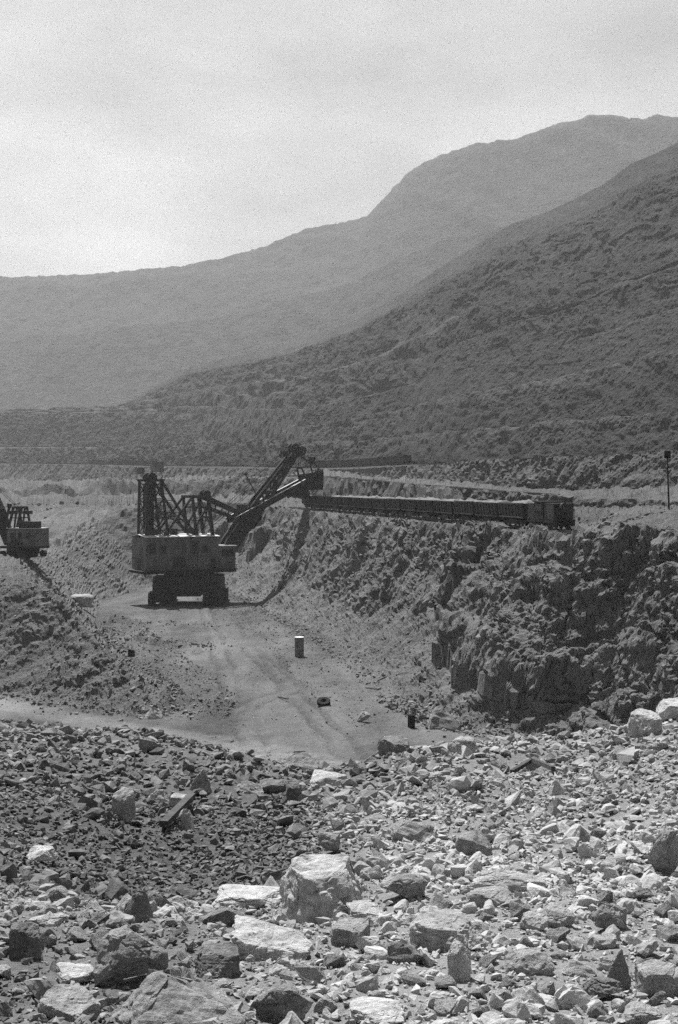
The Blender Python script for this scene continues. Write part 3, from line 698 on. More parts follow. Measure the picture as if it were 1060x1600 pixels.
    for off, q in ((0.9, 1.0), (-1.0, 1.02)):
        c0 = A.lerp(B, q) + nv * off + dv * 0.8
        for s in (-0.9, 0.9):
            sh = MB(); sh.ring(c0 + Vector((0, s, 0)), (0, 1, 0), 0.75, 1.2, 0.4, 24)
            for k in range(3):
                ang = k * math.pi / 3; e = Vector((math.cos(ang), 0, math.sin(ang))); sh.beam(c0 + Vector((0, s, 0)) - e * 0.8, c0 + Vector((0, s, 0)) + e * 0.8, 0.25, 0.25, up=(0, 1, 0))
            sh.cyl(c0 + Vector((0, s - 0.3, 0)), c0 + Vector((0, s + 0.3, 0)), 0.3, 12); sh.build('point_sheave', M['steel'], boom)
    q = MB(); c1 = A.lerp(B, 0.94) + nv * 2.0; q.box(c1.x - 0.8, c1.x + 0.7, -0.8, 0.8, c1.z - 0.7, c1.z + 0.7); q.beam(c1, A.lerp(B, 0.94), 0.4); q.build('limit_box', M['steel'], boom)
    q = MB()
    for k in range(2):
        q.beam(A.lerp(B, 0.15) + nv * 2.1 + Vector((0, -2.15 - 0.5 * k, 0)), A.lerp(B, 0.95) + nv * 1.4 + Vector((0, -1.6 - 0.5 * k, 0)), 0.10)
    for k in range(24):
        qq = 0.16 + 0.033 * k; q.beam(A.lerp(B, qq) + nv * (2.1 - 0.7 * (qq - .15) / .8) + Vector((0, -2.15 + 0.55 * (qq - .15) / .8, 0)), A.lerp(B, qq) + nv * (2.1 - 0.7 * (qq - .15) / .8) + Vector((0, -2.65 + 0.55 * (qq - .15) / .8, 0)), 0.08)
    q.build('boom_ladder', M['steel'], boom)
    lm = MB(); m0 = A.lerp(B, 0.545) + nv * 1.6; m1 = m0 + Vector((-3.0, 0, 5.2))
    lm.cyl(m0, m1, 0.13, 8); ml = lm.build('floodlight_mast', M['steel'], boom)
    lm = MB(); lm.cyl(m1 - Vector((0.3, 0, 0.1)), m1 + Vector((0.25, 0, 0.35)), 0.28, 12, 0.42); lm.build('floodlight', M['steel'], ml)
    # saddle block + crowd machinery on the boom
    sb = A.lerp(B, 0.37); q = MB()
    q.beam(sb - dv * 1.9, sb + dv * 1.9, 4.2, 4.6, up=nv); q.cyl(sb + Vector((0, -2.5, 0)), sb + Vector((0, 2.5, 0)), 1.5, 18); q.box(sb.x - 2.6, sb.x - 0.4, -1.4, 1.4, sb.z + 1.0, sb.z + 3.2)
    q.build('saddle_block', M['steel'], root)
    # dipper handle
    H0, H1 = Vector((11.2, 0, 20.0)), Vector((31.2, 0, 29.6)); hd = (H1 - H0).normalized(); hn = Vector((-hd.z, 0, hd.x))
    q = MB()
    for s in (-2.6, 2.6): q.beam(H0 + Vector((0, s, 0)), H1 + Vector((0, s * 0.7, 0)), 0.75, 1.5, up=hn)
    for k in range(5): q.beam(H0.lerp(H1, 0.1 + k * 0.2) + Vector((0, -2.6, 0)), H0.lerp(H1, 0.1 + k * 0.2) + Vector((0, 2.6, 0)), 0.4)
    q.beam(H0.lerp(H1, 0.72) + Vector((0, -2.0, -1.0)), H0.lerp(H1, 0.97) + Vector((0, -1.9, -1.0)), 0.6, 0.9, up=hn)
    q.beam(H0.lerp(H1, 0.72) + Vector((0, 2.0, -1.0)), H0.lerp(H1, 0.97) + Vector((0, 1.9, -1.0)), 0.6, 0.9, up=hn)
    hdl = q.build('dipper_handle', M['steel'], root)
    q = MB()
    for s in (-2.6, 2.6): q.beam(H0 + Vector((0, s, 0)) + hn * 0.80, H1 + Vector((0, s * 0.7, 0)) + hn * 0.80, 0.7, 0.12, up=hn)
    q.build('lit_crowd_rack', M['bright'], hdl)  # sunlit top edge of the handle, put into the colour of a bright strip
    # dipper
    q = MB()
    x0, x1, z0, z1 = 31.4, 35.6, 27.6, 32.2; th = 0.28
    q.hexa([(x0, -2.3, z0), (x0 + th, -2.3, z0), (x0 + th, 2.3, z0), (x0, 2.3, z0), (x0 - 0.3, -2.4, z1 - 0.6), (x0 - 0.3 + th, -2.4, z1 - 0.6), (x0 - 0.3 + th, 2.4, z1 - 0.6), (x0 - 0.3, 2.4, z1 - 0.6)])
    q.hexa([(x1 - th, -2.3, z0), (x1, -2.3, z0), (x1, 2.3, z0), (x1 - th, 2.3, z0), (x1 + 0.2 - th, -2.4, z1), (x1 + 0.2, -2.4, z1), (x1 + 0.2, 2.4, z1), (x1 + 0.2 - th, 2.4, z1)])
    for s in (-1, 1):
        y0_, y1_ = (s * 2.3, s * 2.02)
        q.hexa([(x0, min(y0_, y1_), z0), (x1, min(y0_, y1_), z0), (x1, max(y0_, y1_), z0), (x0, max(y0_, y1_), z0),
                (x0 - 0.3, min(y0_, y1_), z1 - 0.6), (x1 + 0.2, min(y0_, y1_), z1), (x1 + 0.2, max(y0_, y1_), z1), (x0 - 0.3, max(y0_, y1_), z1 - 0.6)])
    q.box(x0 - 0.1, x1 + 0.1, -2.42, 2.42, z0 + 1.5, z0 + 1.9)
    dip = q.build('dipper', M['steel'], root)
    for k in range(5):
        q = MB(); yk = -1.9 + k * 0.95; q.hexa([(x1 - 0.15, yk - 0.2, z1 - 0.1), (x1 + 0.25, yk - 0.2, z1 - 0.1), (x1 + 0.25, yk + 0.2, z1 - 0.1), (x1 - 0.15, yk + 0.2, z1 - 0.1), (x1 + 0.05, yk - 0.1, z1 + 0.8), (x1 + 0.25, yk - 0.1, z1 + 0.8), (x1 + 0.25, yk + 0.1, z1 + 0.8), (x1 + 0.05, yk + 0.1, z1 + 0.8)]); q.build('tooth', M['steel'], dip)
    q = MB(); q.hexa([(28.9, -2.2, 25.9), (32.1, -2.2, 25.2), (32.1, 2.2, 25.2), (28.9, 2.2, 25.9), (28.4, -2.2, 27.6), (31.6, -2.2, 27.75), (31.6, 2.2, 27.75), (28.4, 2.2, 27.6)])
    q.beam((30.0, -2.35, 27.4), (31.6, -2.35, 29.6), 0.3); q.beam((30.0, 2.35, 27.4), (31.6, 2.35, 29.6), 0.3)
    q.build('dipper_door', M['steel'], dip)
    q = MB()
    for s in (-2.45, 2.45): q.beam((31.3, s, 29.6), (30.0, s * 0.5, 33.2), 0.35); q.beam((35.0, s, 31.8), (33.6, s * 0.5, 34.8), 0.3)
    q.beam((30.0, -1.3, 33.2), (30.0, 1.3, 33.2), 0.5); q.box(32.9, 34.1, -0.8, 0.8, 34.3, 36.0); q.beam((30.2, 0, 36.2), (33.2, 0, 34.6), 0.3)
    q.build('bail', M['steel'], dip)
    # ropes
    def rope(p, q_, r=0.06):
        m = MB(); m.cyl(p, q_, r, 6); m.build('rope', M['steel'], root)
    for s in (-0.9, 0.9):
        rope((29.0, s, 38.2), (-10.2 + 1.1, s, TZ + 1.2)) if False else None
        rope((2.0, s, 17.0), A.lerp(B, 1.0) + nv * 2.1 + Vector((0, s, 0)))
        rope((4.1, s, 26.9), A.lerp(B, 0.93) + nv * 2.2 + Vector((0, s, 0)))
        rope((30.2, s, 37.0), (30.0, s * 0.5, 33.2))
        rope((6.0, s, 19.0), A.lerp(B, 0.72) + nv * 2.0 + Vector((0, s, 0)))
    return root
SHOVEL = big_shovel()

def small_shovel():
    X0, Y0 = -66.6, 300.0
    z0 = float(quarry_at([X0], [Y0])[0])
    TH = math.radians(180 - 22)
    z0 = max(z0, -15.2)
    root = empty('loading_shovel', (X0, Y0, z0 - 0.1), TH)
    tag(root, 'smaller dark loading shovel with its boom cut off by the picture edge', 'excavator')
    for s in (-1, 1):
        e = bpy.data.objects.new('crawler', None); COL.objects.link(e); e.parent = root; e.rotation_euler = (0, 0, math.radians(90))
        crawler(e, s * 2.4, 0, M['steel'], M['steel'], L=6.0, wd=0.0 + 1.0, H=1.6)
    b = MB(); b.cyl((0, 0, 1.4), (0, 0, 2.0), 2.2, 20); b.box(-4.6, 4.4, -2.9, 2.9, 2.0, 2.5); b.build('deck', M['steel'], root)
    h = MB(); h.box(-4.5, 2.2, -2.8, 2.8, 2.5, 6.2)
    for k in range(6): h.box(-4.4 + k * 1.1, -4.32 + k * 1.1, -2.85, 2.85, 2.5, 6.1)
    house = h.build('machinery_house', M['house'], root)
    r = MB(); r.box(-4.6, 2.3, -2.95, 2.95, 6.2, 6.3); r.build('roof', M['roofm'], house)
    r = MB(); r.box(-4.1, -0.8, -0.6, 2.8, 6.3, 7.7); r.build('roof_ventilator', M['steel'], house)
    for a in (-3.5, -1.6, 0.3):
        w = MB(); w.box(a, a + 0.9, 2.8, 2.87, 4.2, 5.3); w.build('window', M['glass'], house)
    c = MB(); c.box(2.25, 4.0, -2.8, -0.9, 2.5, 5.6); cab = c.build('operator_cab', M['house'], root)
    c = MB(); c.box(4.0, 4.06, -2.6, -1.1, 4.0, 5.3); c.build('cab_window', M['glass'], cab)
    t = MB()
    for s in (-1.5, 1.5):
        t.beam((-0.8, s, 6.3), (0.1, s, 10.6), 0.38); t.beam((2.6, s, 6.3), (1.4, s, 10.6), 0.42); t.beam((-0.0, s, 10.6), (1.6, s, 10.6), 0.4)
        t.beam((-0.3, s, 8.4), (1.9, s, 8.4), 0.22); t.beam((1.2, s, 6.3), (0.6, s, 10.4), 0.3)
    t.beam((0.0, -1.5, 10.6), (0.0, 1.5, 10.6), 0.45); t.beam((1.5, -1.5, 10.6), (1.5, 1.5, 10.6), 0.45)
    gt = t.build('gantry', M['steel'], root)
    for a in (-1.1, 2.6):
        q = MB(); q.box(a - 0.45, a + 0.45, -1.2, 1.2, 9.2, 9.9); q.beam((a, 0, 9.5), (0.8, 0, 9.5), 0.2); q.build('floodlight', M['steel'], gt)
    A, B = Vector((2.7, 0.8, 3.0)), Vector((8.6, 0.8, 16.6)); dv = (B - A).normalized(); nv = Vector((-dv.z, 0, dv.x))
    t = MB(); t.beam(A, A.lerp(B, 0.5), 1.8, 1.9, up=nv, w2=1.8, h2=2.4); t.beam(A.lerp(B, 0.5), B, 1.8, 2.4, up=nv, w2=1.2, h2=1.3)
    boom = t.build('boom', M['steel'], root)
    q = MB(); q.ring(B + dv * 0.4, (0, 1, 0), 0.5, 0.9, 0.7, 20); q.cyl(B + dv * 0.4 - Vector((0, .4, 0)), B + dv * 0.4 + Vector((0, .4, 0)), 0.5, 14); q.build('point_sheave', M['steel'], boom)
    q = MB(); m0 = A.lerp(B, 0.28) + nv * 0.5; m1 = m0 + Vector((-0.9, 0, 3.6)); q.cyl(m0, m1, 0.28, 8); q.cyl(m1, m1 + Vector((-0.15, 0, 0.8)), 0.5, 12); q.build('floodlight_mast', M['steel'], boom)
    H0, H1 = Vector((3.4, 0.8, 6.0)), Vector((15.2, 0.8, 9.4))
    q = MB()
    for s in (-1.2, 1.2): q.beam(H0 + Vector((0, s, 0)), H1 + Vector((0, s, 0)), 0.5, 1.0)
    q.build('dipper_handle', M['steel'], root)
    q = MB(); q.hexa([(15.0, -.3, 7.6), (17.2, -.3, 7.4), (17.2, 1.9, 7.4), (15, 1.9, 7.6), (14.8, -.4, 10.2), (17.5, -.4, 10.6), (17.5, 2.0, 10.6), (14.8, 2.0, 10.2)]); dip = q.build('dipper', M['steel'], root)
    for k in range(4):
        q = MB(); yk = -0.1 + k * 0.6; q.hexa([(17.1, yk - .12, 10.4), (17.5, yk - .12, 10.4), (17.5, yk + .12, 10.4), (17.1, yk + .12, 10.4), (17.3, yk - .06, 11), (17.5, yk - .06, 11), (17.5, yk + .06, 11), (17.3, yk + .06, 11)]); q.build('tooth', M['steel'], dip)
    for s in (-0.4, 0.4):
        q = MB(); q.cyl((1.5, s, 10.7), B + Vector((0, s, 0.4)), 0.05, 6); q.build('rope', M['steel'], root)
        q = MB(); q.cyl(B + Vector((0.8, s, 0)), (15.6, 0.8 + s, 10.3), 0.05, 6); q.build('rope', M['steel'], root)
    return root
small_shovel()

# ------------------------------------------------------------------ rock shapes
rng = np.random.default_rng(5)
def hull_arrays(pts, subdiv=0, amp=0.0, seed=0, freq=2.0, bevel=0.0, chips=0, crack=0.0):
    bm = bmesh.new()
    for p in pts: bm.verts.new(p)
    res = bmesh.ops.convex_hull(bm, input=bm.verts)
    bmesh.ops.delete(bm, geom=[e for e in res['geom_interior'] if isinstance(e, bmesh.types.BMVert)], context='VERTS')
    loose = [v for v in bm.verts if not v.link_faces]
    if loose: bmesh.ops.delete(bm, geom=loose, context='VERTS')
    if bevel: 
        bmesh.ops.bevel(bm, geom=list(bm.edges), offset=bevel, segments=1, affect='EDGES', profile=0.5, clamp_overlap=True)
    bmesh.ops.triangulate(bm, faces=bm.faces)
    for k in range(subdiv):
        bmesh.ops.subdivide_edges(bm, edges=bm.edges, cuts=1, use_grid_fill=True)
        bmesh.ops.triangulate(bm, faces=bm.faces)
    bmesh.ops.recalc_face_normals(bm, faces=bm.faces)
    bm.verts.ensure_lookup_table()
    V = np.array([v.co for v in bm.verts]); N = np.array([v.normal for v in bm.verts]); Fc = np.array([[v.index for v in f.verts] for f in bm.faces])
    bm.verts.index_update(); Fc = np.array([[v.index for v in f.verts] for f in bm.faces])
    bm.free()
    if chips:
        r = np.random.default_rng(seed)
        for k in range(chips):
            d = r.normal(size=3); d[2] = abs(d[2]) * 0.8 - 0.1; d /= np.linalg.norm(d)
            h = V @ d; top = h.max(); ext = top - h.min(); c = top - r.uniform(.03, .16) * ext
            over = np.maximum(h - c, 0); V = V - over[:, None] * d * 0.95
    if crack:
        jj = 0.25 * fbm(V[:, 0] * 3, V[:, 1] * 3, V[:, 2] * 3, 3, seed + 5)
        bb, cc = blocks(V[:, 0] * 2.3 + jj, V[:, 1] * 2.3 + jj, V[:, 2] * 3.0 + jj, seed + 31)
        V = V + N * (crack * (0.8 * bb - 0.9 * (cc < 0.08)))[:, None]
    if amp:
        q = V * freq + seed * 3.7
        n = fbm(q[:, 0], q[:, 1], q[:, 2], 4, seed, gain=0.55) + 0.6 * fbm(q[:, 0] * 1.7, q[:, 1] * 1.7, q[:, 2] * 0.7, 3, seed + 50, ridged=True)
        n = n + 0.45 * fbm(q[:, 0] * 4, q[:, 1] * 4, q[:, 2] * 4, 3, seed + 90, gain=0.65)
        V = V + N * (amp * n)[:, None]
    return V, Fc
def rand_pts(n, flat=(1, 0.8, 0.55), boxy=0.5):
    p = rng.normal(size=(n, 3)); p /= np.linalg.norm(p, axis=1, keepdims=True)
    c = p / np.abs(p).max(1, keepdims=True)
    p = p * (1 - boxy) + c * boxy * 0.8
    return p * rng.uniform(0.75, 1.1, (n, 1)) * np.array(flat) * 0.5
LOW = [hull_arrays(rand_pts(int(rng.integers(8, 11)), (1, rng.uniform(.6, .95), rng.uniform(.38, .8)), rng.uniform(.1, .8))) for k in range(36)]
MIDR = [hull_arrays(rand_pts(int(rng.integers(10, 16)), (1, rng.uniform(.6, .95), rng.uniform(.4, .8)), rng.uniform(.2, .9)), 2, 0.055, 300 + k, 3.0, chips=6) for k in range(26)]
TINY = [hull_arrays(rand_pts(7, (1, rng.uniform(.6, .95), rng.uniform(.45, .85)), rng.uniform(.1, .7))) for k in range(30)]
LOW2 = [hull_arrays(rand_pts(int(rng.integers(9, 14)), (1, rng.uniform(.55, .95), rng.uniform(.35, .75)), rng.uniform(.2, .9)), 1, 0.07, 600 + k, 3.0, chips=3) for k in range(30)]
def rot_mats(n, tilt):
    yaw = rng.uniform(0, 2 * np.pi, n); tx = rng.normal(0, tilt, n); ty = rng.normal(0, tilt, n)
    cz, sz = np.cos(yaw), np.sin(yaw); cx, sx_ = np.cos(tx), np.sin(tx); cy, sy_ = np.cos(ty), np.sin(ty)
    o, z = np.ones(n), np.zeros(n)
    Rz = np.stack([np.stack([cz, -sz, z], -1), np.stack([sz, cz, z], -1), np.stack([z, z, o], -1)], 1)
    Rx = np.stack([np.stack([o, z, z], -1), np.stack([z, cx, -sx_], -1), np.stack([z, sx_, cx], -1)], 1)
    Ry = np.stack([np.stack([cy, z, sy_], -1), np.stack([z, o, z], -1), np.stack([-sy_, z, cy], -1)], 1)
    return Ry @ Rx @ Rz
def scatter(name, pos, size, tone, mat, label, tilt=0.35, lib=None):
    lib = lib or LOW
    n = len(pos); idx = rng.integers(0, len(lib), n); R = rot_mats(n, tilt)
    VV, FF, TT, base = [], [], [], 0
    for k, (tv, tf) in enumerate(lib):
        s = np.where(idx == k)[0]
        if not len(s): continue
        v = np.einsum('nij,vj->nvi', R[s], tv) * size[s][:, None, None] + pos[s][:, None, :]
        VV.append(v.reshape(-1, 3)); TT.append(np.repeat(tone[s], len(tv)))
        FF.append((tf[None] + (base + np.arange(len(s)) * len(tv))[:, None, None]).reshape(-1, 3)); base += len(s) * len(tv)
    me = raw_mesh(name, np.vstack(VV), np.vstack(FF), {'tone': np.concatenate(TT)})
    o = link(name, me, mat); tag(o, label, kind='stuff'); return o

# fine rubble over the foreground mound (nobody could count it)
def plan_points(n, y0, y1, x0=-260, x1=1320):
    u = rng.uniform(0, 1, n); Y = np.sqrt(y0 ** 2 + u * (y1 ** 2 - y0 ** 2)); xp = rng.uniform(x0, x1, n)
    return (xp - CX) / F * Y, Y
def power(n, a, b, e=2.2):
    u = rng.uniform(0, 1, n); k = 1 - e
    return (a ** k + u * (b ** k - a ** k)) ** (1 / k)
def lay(n, y0, y1, a, b, sink=0.12, e=2.2, x0=-260, x1=1320):
    X, Y = plan_points(n, y0, y1, x0, x1); s = power(n, a, b, e); Z = mound_z(X, Y)
    t = np.clip(mound_tone(X, Y) + rng.normal(0, 0.13, n), 0.02, 1)
    return np.stack([X, Y, Z + s * (0.25 - sink)], -1), s, t
# scree on the trench walls and debris along their foot
def scree(n, pick, a, b, tone0, e=2.3):
    X, Y = pick(n); s = power(n, a, b, e); Z = quarry_at(X, Y)
    t = np.clip(tone0 + rng.normal(0, 0.16, n), 0.02, 1)
    return np.stack([X, Y, Z + 0.12 * s], -1), s, t
def along(P, spread0, spread1):
    def f(n):
        P_ = np.asarray(P, float); L = np.r_[0, np.cumsum(np.hypot(*np.diff(P_, axis=0).T))]
        u = rng.uniform(0, L[-1], n); x, y = np.interp(u, L, P_[:, 0]), np.interp(u, L, P_[:, 1])
        k = np.clip(np.searchsorted(L, u) - 1, 0, len(P_) - 2); d = P_[k + 1] - P_[k]; d /= np.linalg.norm(d, axis=1, keepdims=True)
        w = spread0 + (spread1 - spread0) * rng.uniform(0, 1, n) ** 1.5
        return x + d[:, 1] * w + rng.normal(0, .3, n), y - d[:, 0] * w + rng.normal(0, .3, n)
    return f
SCR = [scree(5600, along(TOE_R[2:], -3.0, 14), 0.22, 1.1, 0.42),
       scree(1300, along(TOE_R[2:6], -4, 3), 0.35, 1.7, 0.40, e=2.6),
       scree(3600, along(TOE_L[2:8], -1.5, 16), 0.22, 1.2, 0.34),
       scree(900, along([(TRK_A[0] - 5, TRK_A[1] - 30), (TRK_A[0] - 3.5, TRK_A[1]), (TRK_B[0] - 3.5, TRK_B[1])], -1.5, 2.5), 0.25, 1.0, 0.45),
       scree(5000, lambda n: (rng.uniform(-48, 10, n), rng.uniform(150, 380, n)), 0.12, 0.6, 0.42, e=3.2),
       scree(2200, along(TOE_L[2:6], -9, 2), 0.15, 0.9, 0.25, e=2.6), scree(1500, along(TOE_R[4:8], -12, 0), 0.15, 0.8, 0.3, e=2.8), scree(2600, lambda n: (rng.uniform(-72, -34, n), rng.uniform(185, 300, n)), 0.25, 1.4, 0.26, e=2.6),
       scree(260, lambda n: (rng.normal(-29, 3.5, n), rng.normal(252, 5, n)), 0.3, 1.1, 0.25),
       scree(110, lambda n: (rng.normal(-22, 2.0, n), rng.normal(180, 3, n)), 0.3, 1.3, 0.4),
       scree(200, lambda n: (rng.normal(-32, 7, n), rng.normal(292, 3, n)), 0.2, 0.8, 0.25),
       scree(2600, lambda n: (rng.uniform(10, 80, n), rng.uniform(120, 240, n)), 0.3, 1.8, 0.22, e=2.2), scree(1200, lambda n: (rng.uniform(-190, 20, n), rng.uniform(430, 600, n)), 0.6, 3.0, 0.2, e=2.2)]
scatter('scree', np.vstack([r[0] for r in SCR]), np.concatenate([r[1] for r in SCR]), np.concatenate([r[2] for r in SCR]), M['scree'], 'loose broken stone on the trench banks and along their foot', lib=TINY)
#PART3
# ------------------------------------------------------------------ wagons, locomotive, tracks
def car_parts(root, simple=False):
    """side-dump ore car: 11.4 m long along local x, rail level at z = 0"""
    L = 5.3
    if simple:
        b = MB(); b.box(-L, L, -1.5, 1.5, 1.15, 3.5)
        for k in range(7): b.box(-L + 0.3 + k * 1.78, -L + 0.5 + k * 1.78, -1.62, 1.62, 1.2, 3.45)
        b.box(-L + 0.4, L - 0.4, -1.0, 1.0, 0.5, 1.15); b.build('wagon_body', M['car'], root); return
    u = MB(); u.box(-L + 0.15, L - 0.15, -0.5, 0.5, 0.75, 1.25); u.box(-L + 0.1, -L + 0.5, -1.2, 1.2, 0.8, 1.2); u.box(L - 0.5, L - 0.1, -1.2, 1.2, 0.8, 1.2)
    for s in (-1, 1):
        for a in (-2.2, 2.2): u.cyl((a, s * 0.9, 0.85), (a, s * 0.9, 1.4), 0.28, 10)
    u.box(-1.9, 1.9, -1.25, 1.25, 0.3, 1.0); u.build('underframe', M['car'], root)
    b = MB()
    for s in (-1, 1):
        b.hexa([(-L, s * 1.35 - 0.06, 1.3), (L, s * 1.35 - 0.06, 1.3), (L, s * 1.35 + 0.06, 1.3), (-L, s * 1.35 + 0.06, 1.3), (-L, s * 1.6 - 0.06, 3.25), (L, s * 1.6 - 0.06, 3.25), (L, s * 1.6 + 0.06, 3.25), (-L, s * 1.6 + 0.06, 3.25)])
    b.box(-L, L, -1.4, 1.4, 1.25, 1.4); b.box(-L, -L + 0.12, -1.55, 1.55, 1.3, 3.3); b.box(L - 0.12, L, -1.55, 1.55, 1.3, 3.3)
    body = b.build('wagon_body', M['car'], root)
    for s in (-1, 1):
        for k in range(8):
            r = MB(); a = -L + 0.3 + k * 1.48
            r.hexa([(a, s * 1.45 - 0.09, 1.3), (a + 0.22, s * 1.45 - 0.09, 1.3), (a + 0.22, s * 1.45 + 0.09, 1.3), (a, s * 1.45 + 0.09, 1.3), (a, s * 1.66 - 0.09, 3.1), (a + 0.22, s * 1.66 - 0.09, 3.1), (a + 0.22, s * 1.66 + 0.09, 3.1), (a, s * 1.66 + 0.09, 3.1)])
            r.build('rib', M['carrim'], body)
        r = MB(); r.box(-L, L, s * 1.63 - 0.1, s * 1.63 + 0.1, 3.2, 3.36); r.build('top_rail', M['carrim'], body)
        r = MB(); r.box(-L, L, s * 1.47 - 0.1, s * 1.47 + 0.1, 1.22, 1.42); r.build('sill_rail', M['carrim'], body)
    for a in (-3.7, 3.7):
        t = MB(); t.box(a - 1.2, a + 1.2, -1.05, -0.85, 0.35, 0.75); t.box(a - 1.2, a + 1.2, 0.85, 1.05, 0.35, 0.75); t.box(a - 0.2, a + 0.2, -1.0, 1.0, 0.4, 0.75)
        bg = t.build('bogie', M['car'], root)
        for da in (-0.85, 0.85):
            for s in (-0.72, 0.72):
                w = MB(); w.cyl((a + da, s - 0.07, 0.45), (a + da, s + 0.07, 0.45), 0.45, 14); w.build('wheel', M['car'], bg)
    for e in (-1, 1):
        c = MB(); c.box(min(e * L, e * (L + 0.35)), max(e * L, e * (L + 0.35)), -0.12, 0.12, 0.8, 1.1); c.build('coupler', M['car'], root)
def ground_load(seed):
    n, m = 26, 9
    a = np.linspace(-5.1, 5.1, n)[:, None] * np.ones((1, m)); b = np.ones((n, 1)) * np.linspace(-1.42, 1.42, m)[None]
    h = 2.95 + 1.05 * np.maximum(0, 1 - (b / 1.5) ** 2) * (0.55 + 0.5 * fbm(a / 1.6 + seed * 9, b / 1.5, 0 * a, 3, 400 + seed)) * np.clip((5.3 - np.abs(a)) / 0.9, 0, 1) + 0.14 * fbm(a / 0.35, b / 0.35, 0 * a, 2, 420 + seed)
    return raw_mesh('ore_load', np.stack([a, b, h], -1).reshape(-1, 3), grid_faces(n, m), {'tone': np.full(n * m, 0.4)})
tdir = (TRK_B - TRK_A) / np.linalg.norm(TRK_B - TRK_A); trz = math.atan2(tdir[1], tdir[0])
RAIL_TOP = TRK_Z + 0.18
def on_track(s): return (TRK_A[0] + tdir[0] * s, TRK_A[1] + tdir[1] * s, RAIL_TOP)
ORD = ['first', 'second', 'third', 'fourth', 'fifth', 'sixth', 'seventh', 'eighth', 'ninth', 'tenth', 'eleventh', 'twelfth', 'thirteenth', 'fourteenth', 'fifteenth', 'sixteenth']
proto = empty('dump_wagon', (0, 0, 0)); car_parts(proto)
LOADS = [ground_load(k) for k in range(4)]
for k in range(15):
    c = proto if k == 0 else copy_tree(proto)
    c.location = on_track(22.2 + k * 12.0); c.rotation_euler = (random.Random(k).uniform(-.03, .03), random.Random(k + 40).uniform(-.006, .006), trz + random.Random(k + 80).uniform(-.008, .008))
    full = 'heaped with pale broken stone' if k < 12 else 'only partly filled'
    tag(c, 'black ribbed dump wagon on the bench, %s behind the locomotive, %s' % (ORD[k], full) if k < 14 else 'black ribbed dump wagon being filled under the raised dipper', 'wagon', 'dump wagons of the train on the bench')
    lo = link('ore_load', LOADS[k % 4], M['scree']); lo.location = on_track(22.2 + k * 12.0); lo.location.z -= 0.0 if k < 12 else 0.45; lo.rotation_euler = (0, 0, trz + (math.pi if k % 3 == 1 else 0))
    tag(lo, 'heap of pale broken stone in the %s wagon behind the locomotive' % ORD[k], 'stone load', 'stone loads in the wagons')
# locomotive at the near end
lc = empty('locomotive', on_track(10.0), trz)
tag(lc, 'squat black locomotive at the near end of the wagon train', 'locomotive')
b = MB(); b.box(-5.4, 5.4, -1.45, 1.45, 0.85, 1.35); b.box(-5.7, -5.4, -1.4, 1.4, 0.5, 1.35); b.box(5.4, 5.7, -1.4, 1.4, 0.5, 1.35); b.build('underframe', M['car'], lc)
b = MB(); b.box(-1.4, 2.2, -1.5, 1.5, 1.35, 3.6); cabn = b.build('cab', M['car'], lc)
b = MB(); b.box(-1.65, 2.45, -1.65, 1.65, 3.6, 3.72); b.build('cab_roof', M['car'], cabn)
for s in (-1, 1):
    b = MB(); b.box(-0.9, 1.7, min(s * 1.5, s * 1.56), max(s * 1.5, s * 1.56), 2.4, 3.3); b.build('window', M['glass'], cabn)
b = MB(); b.box(-5.2, -1.45, -1.4, 1.4, 1.35, 3.5); b.build('hood', M['car'], lc)
b = MB(); b.box(2.25, 5.2, -1.4, 1.4, 1.35, 3.4); b.build('hood', M['car'], lc)
b = MB(); b.ring((-5.35, 0, 2.95), (1, 0, 0), 0.42, 0.62, 0.35, 20); b.cyl((-5.2, 0, 2.95), (-5.35, 0, 2.95), 0.42, 16); b.build('headlight', M['carrim'], lc)
b = MB(); b.box(-6.2, -5.7, -1.3, 1.3, 1.2, 1.32); b.cyl((-6.15, -1.2, 1.3), (-6.15, -1.2, 2.5), 0.05, 6); b.cyl((-6.15, 1.2, 1.3), (-6.15, 1.2, 2.5), 0.05, 6); b.beam((-6.15, -1.2, 2.5), (-6.15, 1.2, 2.5), 0.08); b.build('end_platform', M['car'], lc)
for a in (-3.4, 3.4):
    t = MB(); t.box(a - 1.5, a + 1.5, -1.1, -0.9, 0.3, 0.85); t.box(a - 1.5, a + 1.5, 0.9, 1.1, 0.3, 0.85); bg = t.build('bogie', M['car'], lc)
    for da in (-1.0, 1.0):
        for s in (-0.72, 0.72):
            w = MB(); w.cyl((a + da, s - 0.07, 0.5), (a + da, s + 0.07, 0.5), 0.5, 14); w.build('wheel', M['car'], bg)
def track(name, pts, label, sleepers=True):
    """rails and sleepers along a 3-D polyline"""
    pts = [Vector(p) for p in pts]; root = empty(name, pts[0]); tag(root, label, 'railway track')
    for s in (-0.72, 0.72):
        m = MB()
        for a, b_ in zip(pts[:-1], pts[1:]):
            n = Vector((-(b_ - a).y, (b_ - a).x, 0)).normalized() * s; m.beam(a + n - pts[0], b_ + n - pts[0], 0.14, 0.18)
        m.build('rail', M['rail'], root)
    if sleepers:
        m = MB()
        for a, b_ in zip(pts[:-1], pts[1:]):
            d = b_ - a; k = int(d.length / 0.75); n = Vector((-d.y, d.x, 0)).normalized() * 1.25
            for q in range(k):
                c = a + d * (q / k) - Vector((0, 0, 0.17)) - pts[0]; m.beam(c - n, c + n, 0.24, 0.15)
        s = m.build('sleeper', M['wood'], root); s['kind'] = 'stuff'
    return root
track('railway_track', [on_track(-6)[:2] + (RAIL_TOP - 0.09,), on_track(222)[:2] + (RAIL_TOP - 0.09,)], 'loading track under the black wagon train on the bench')
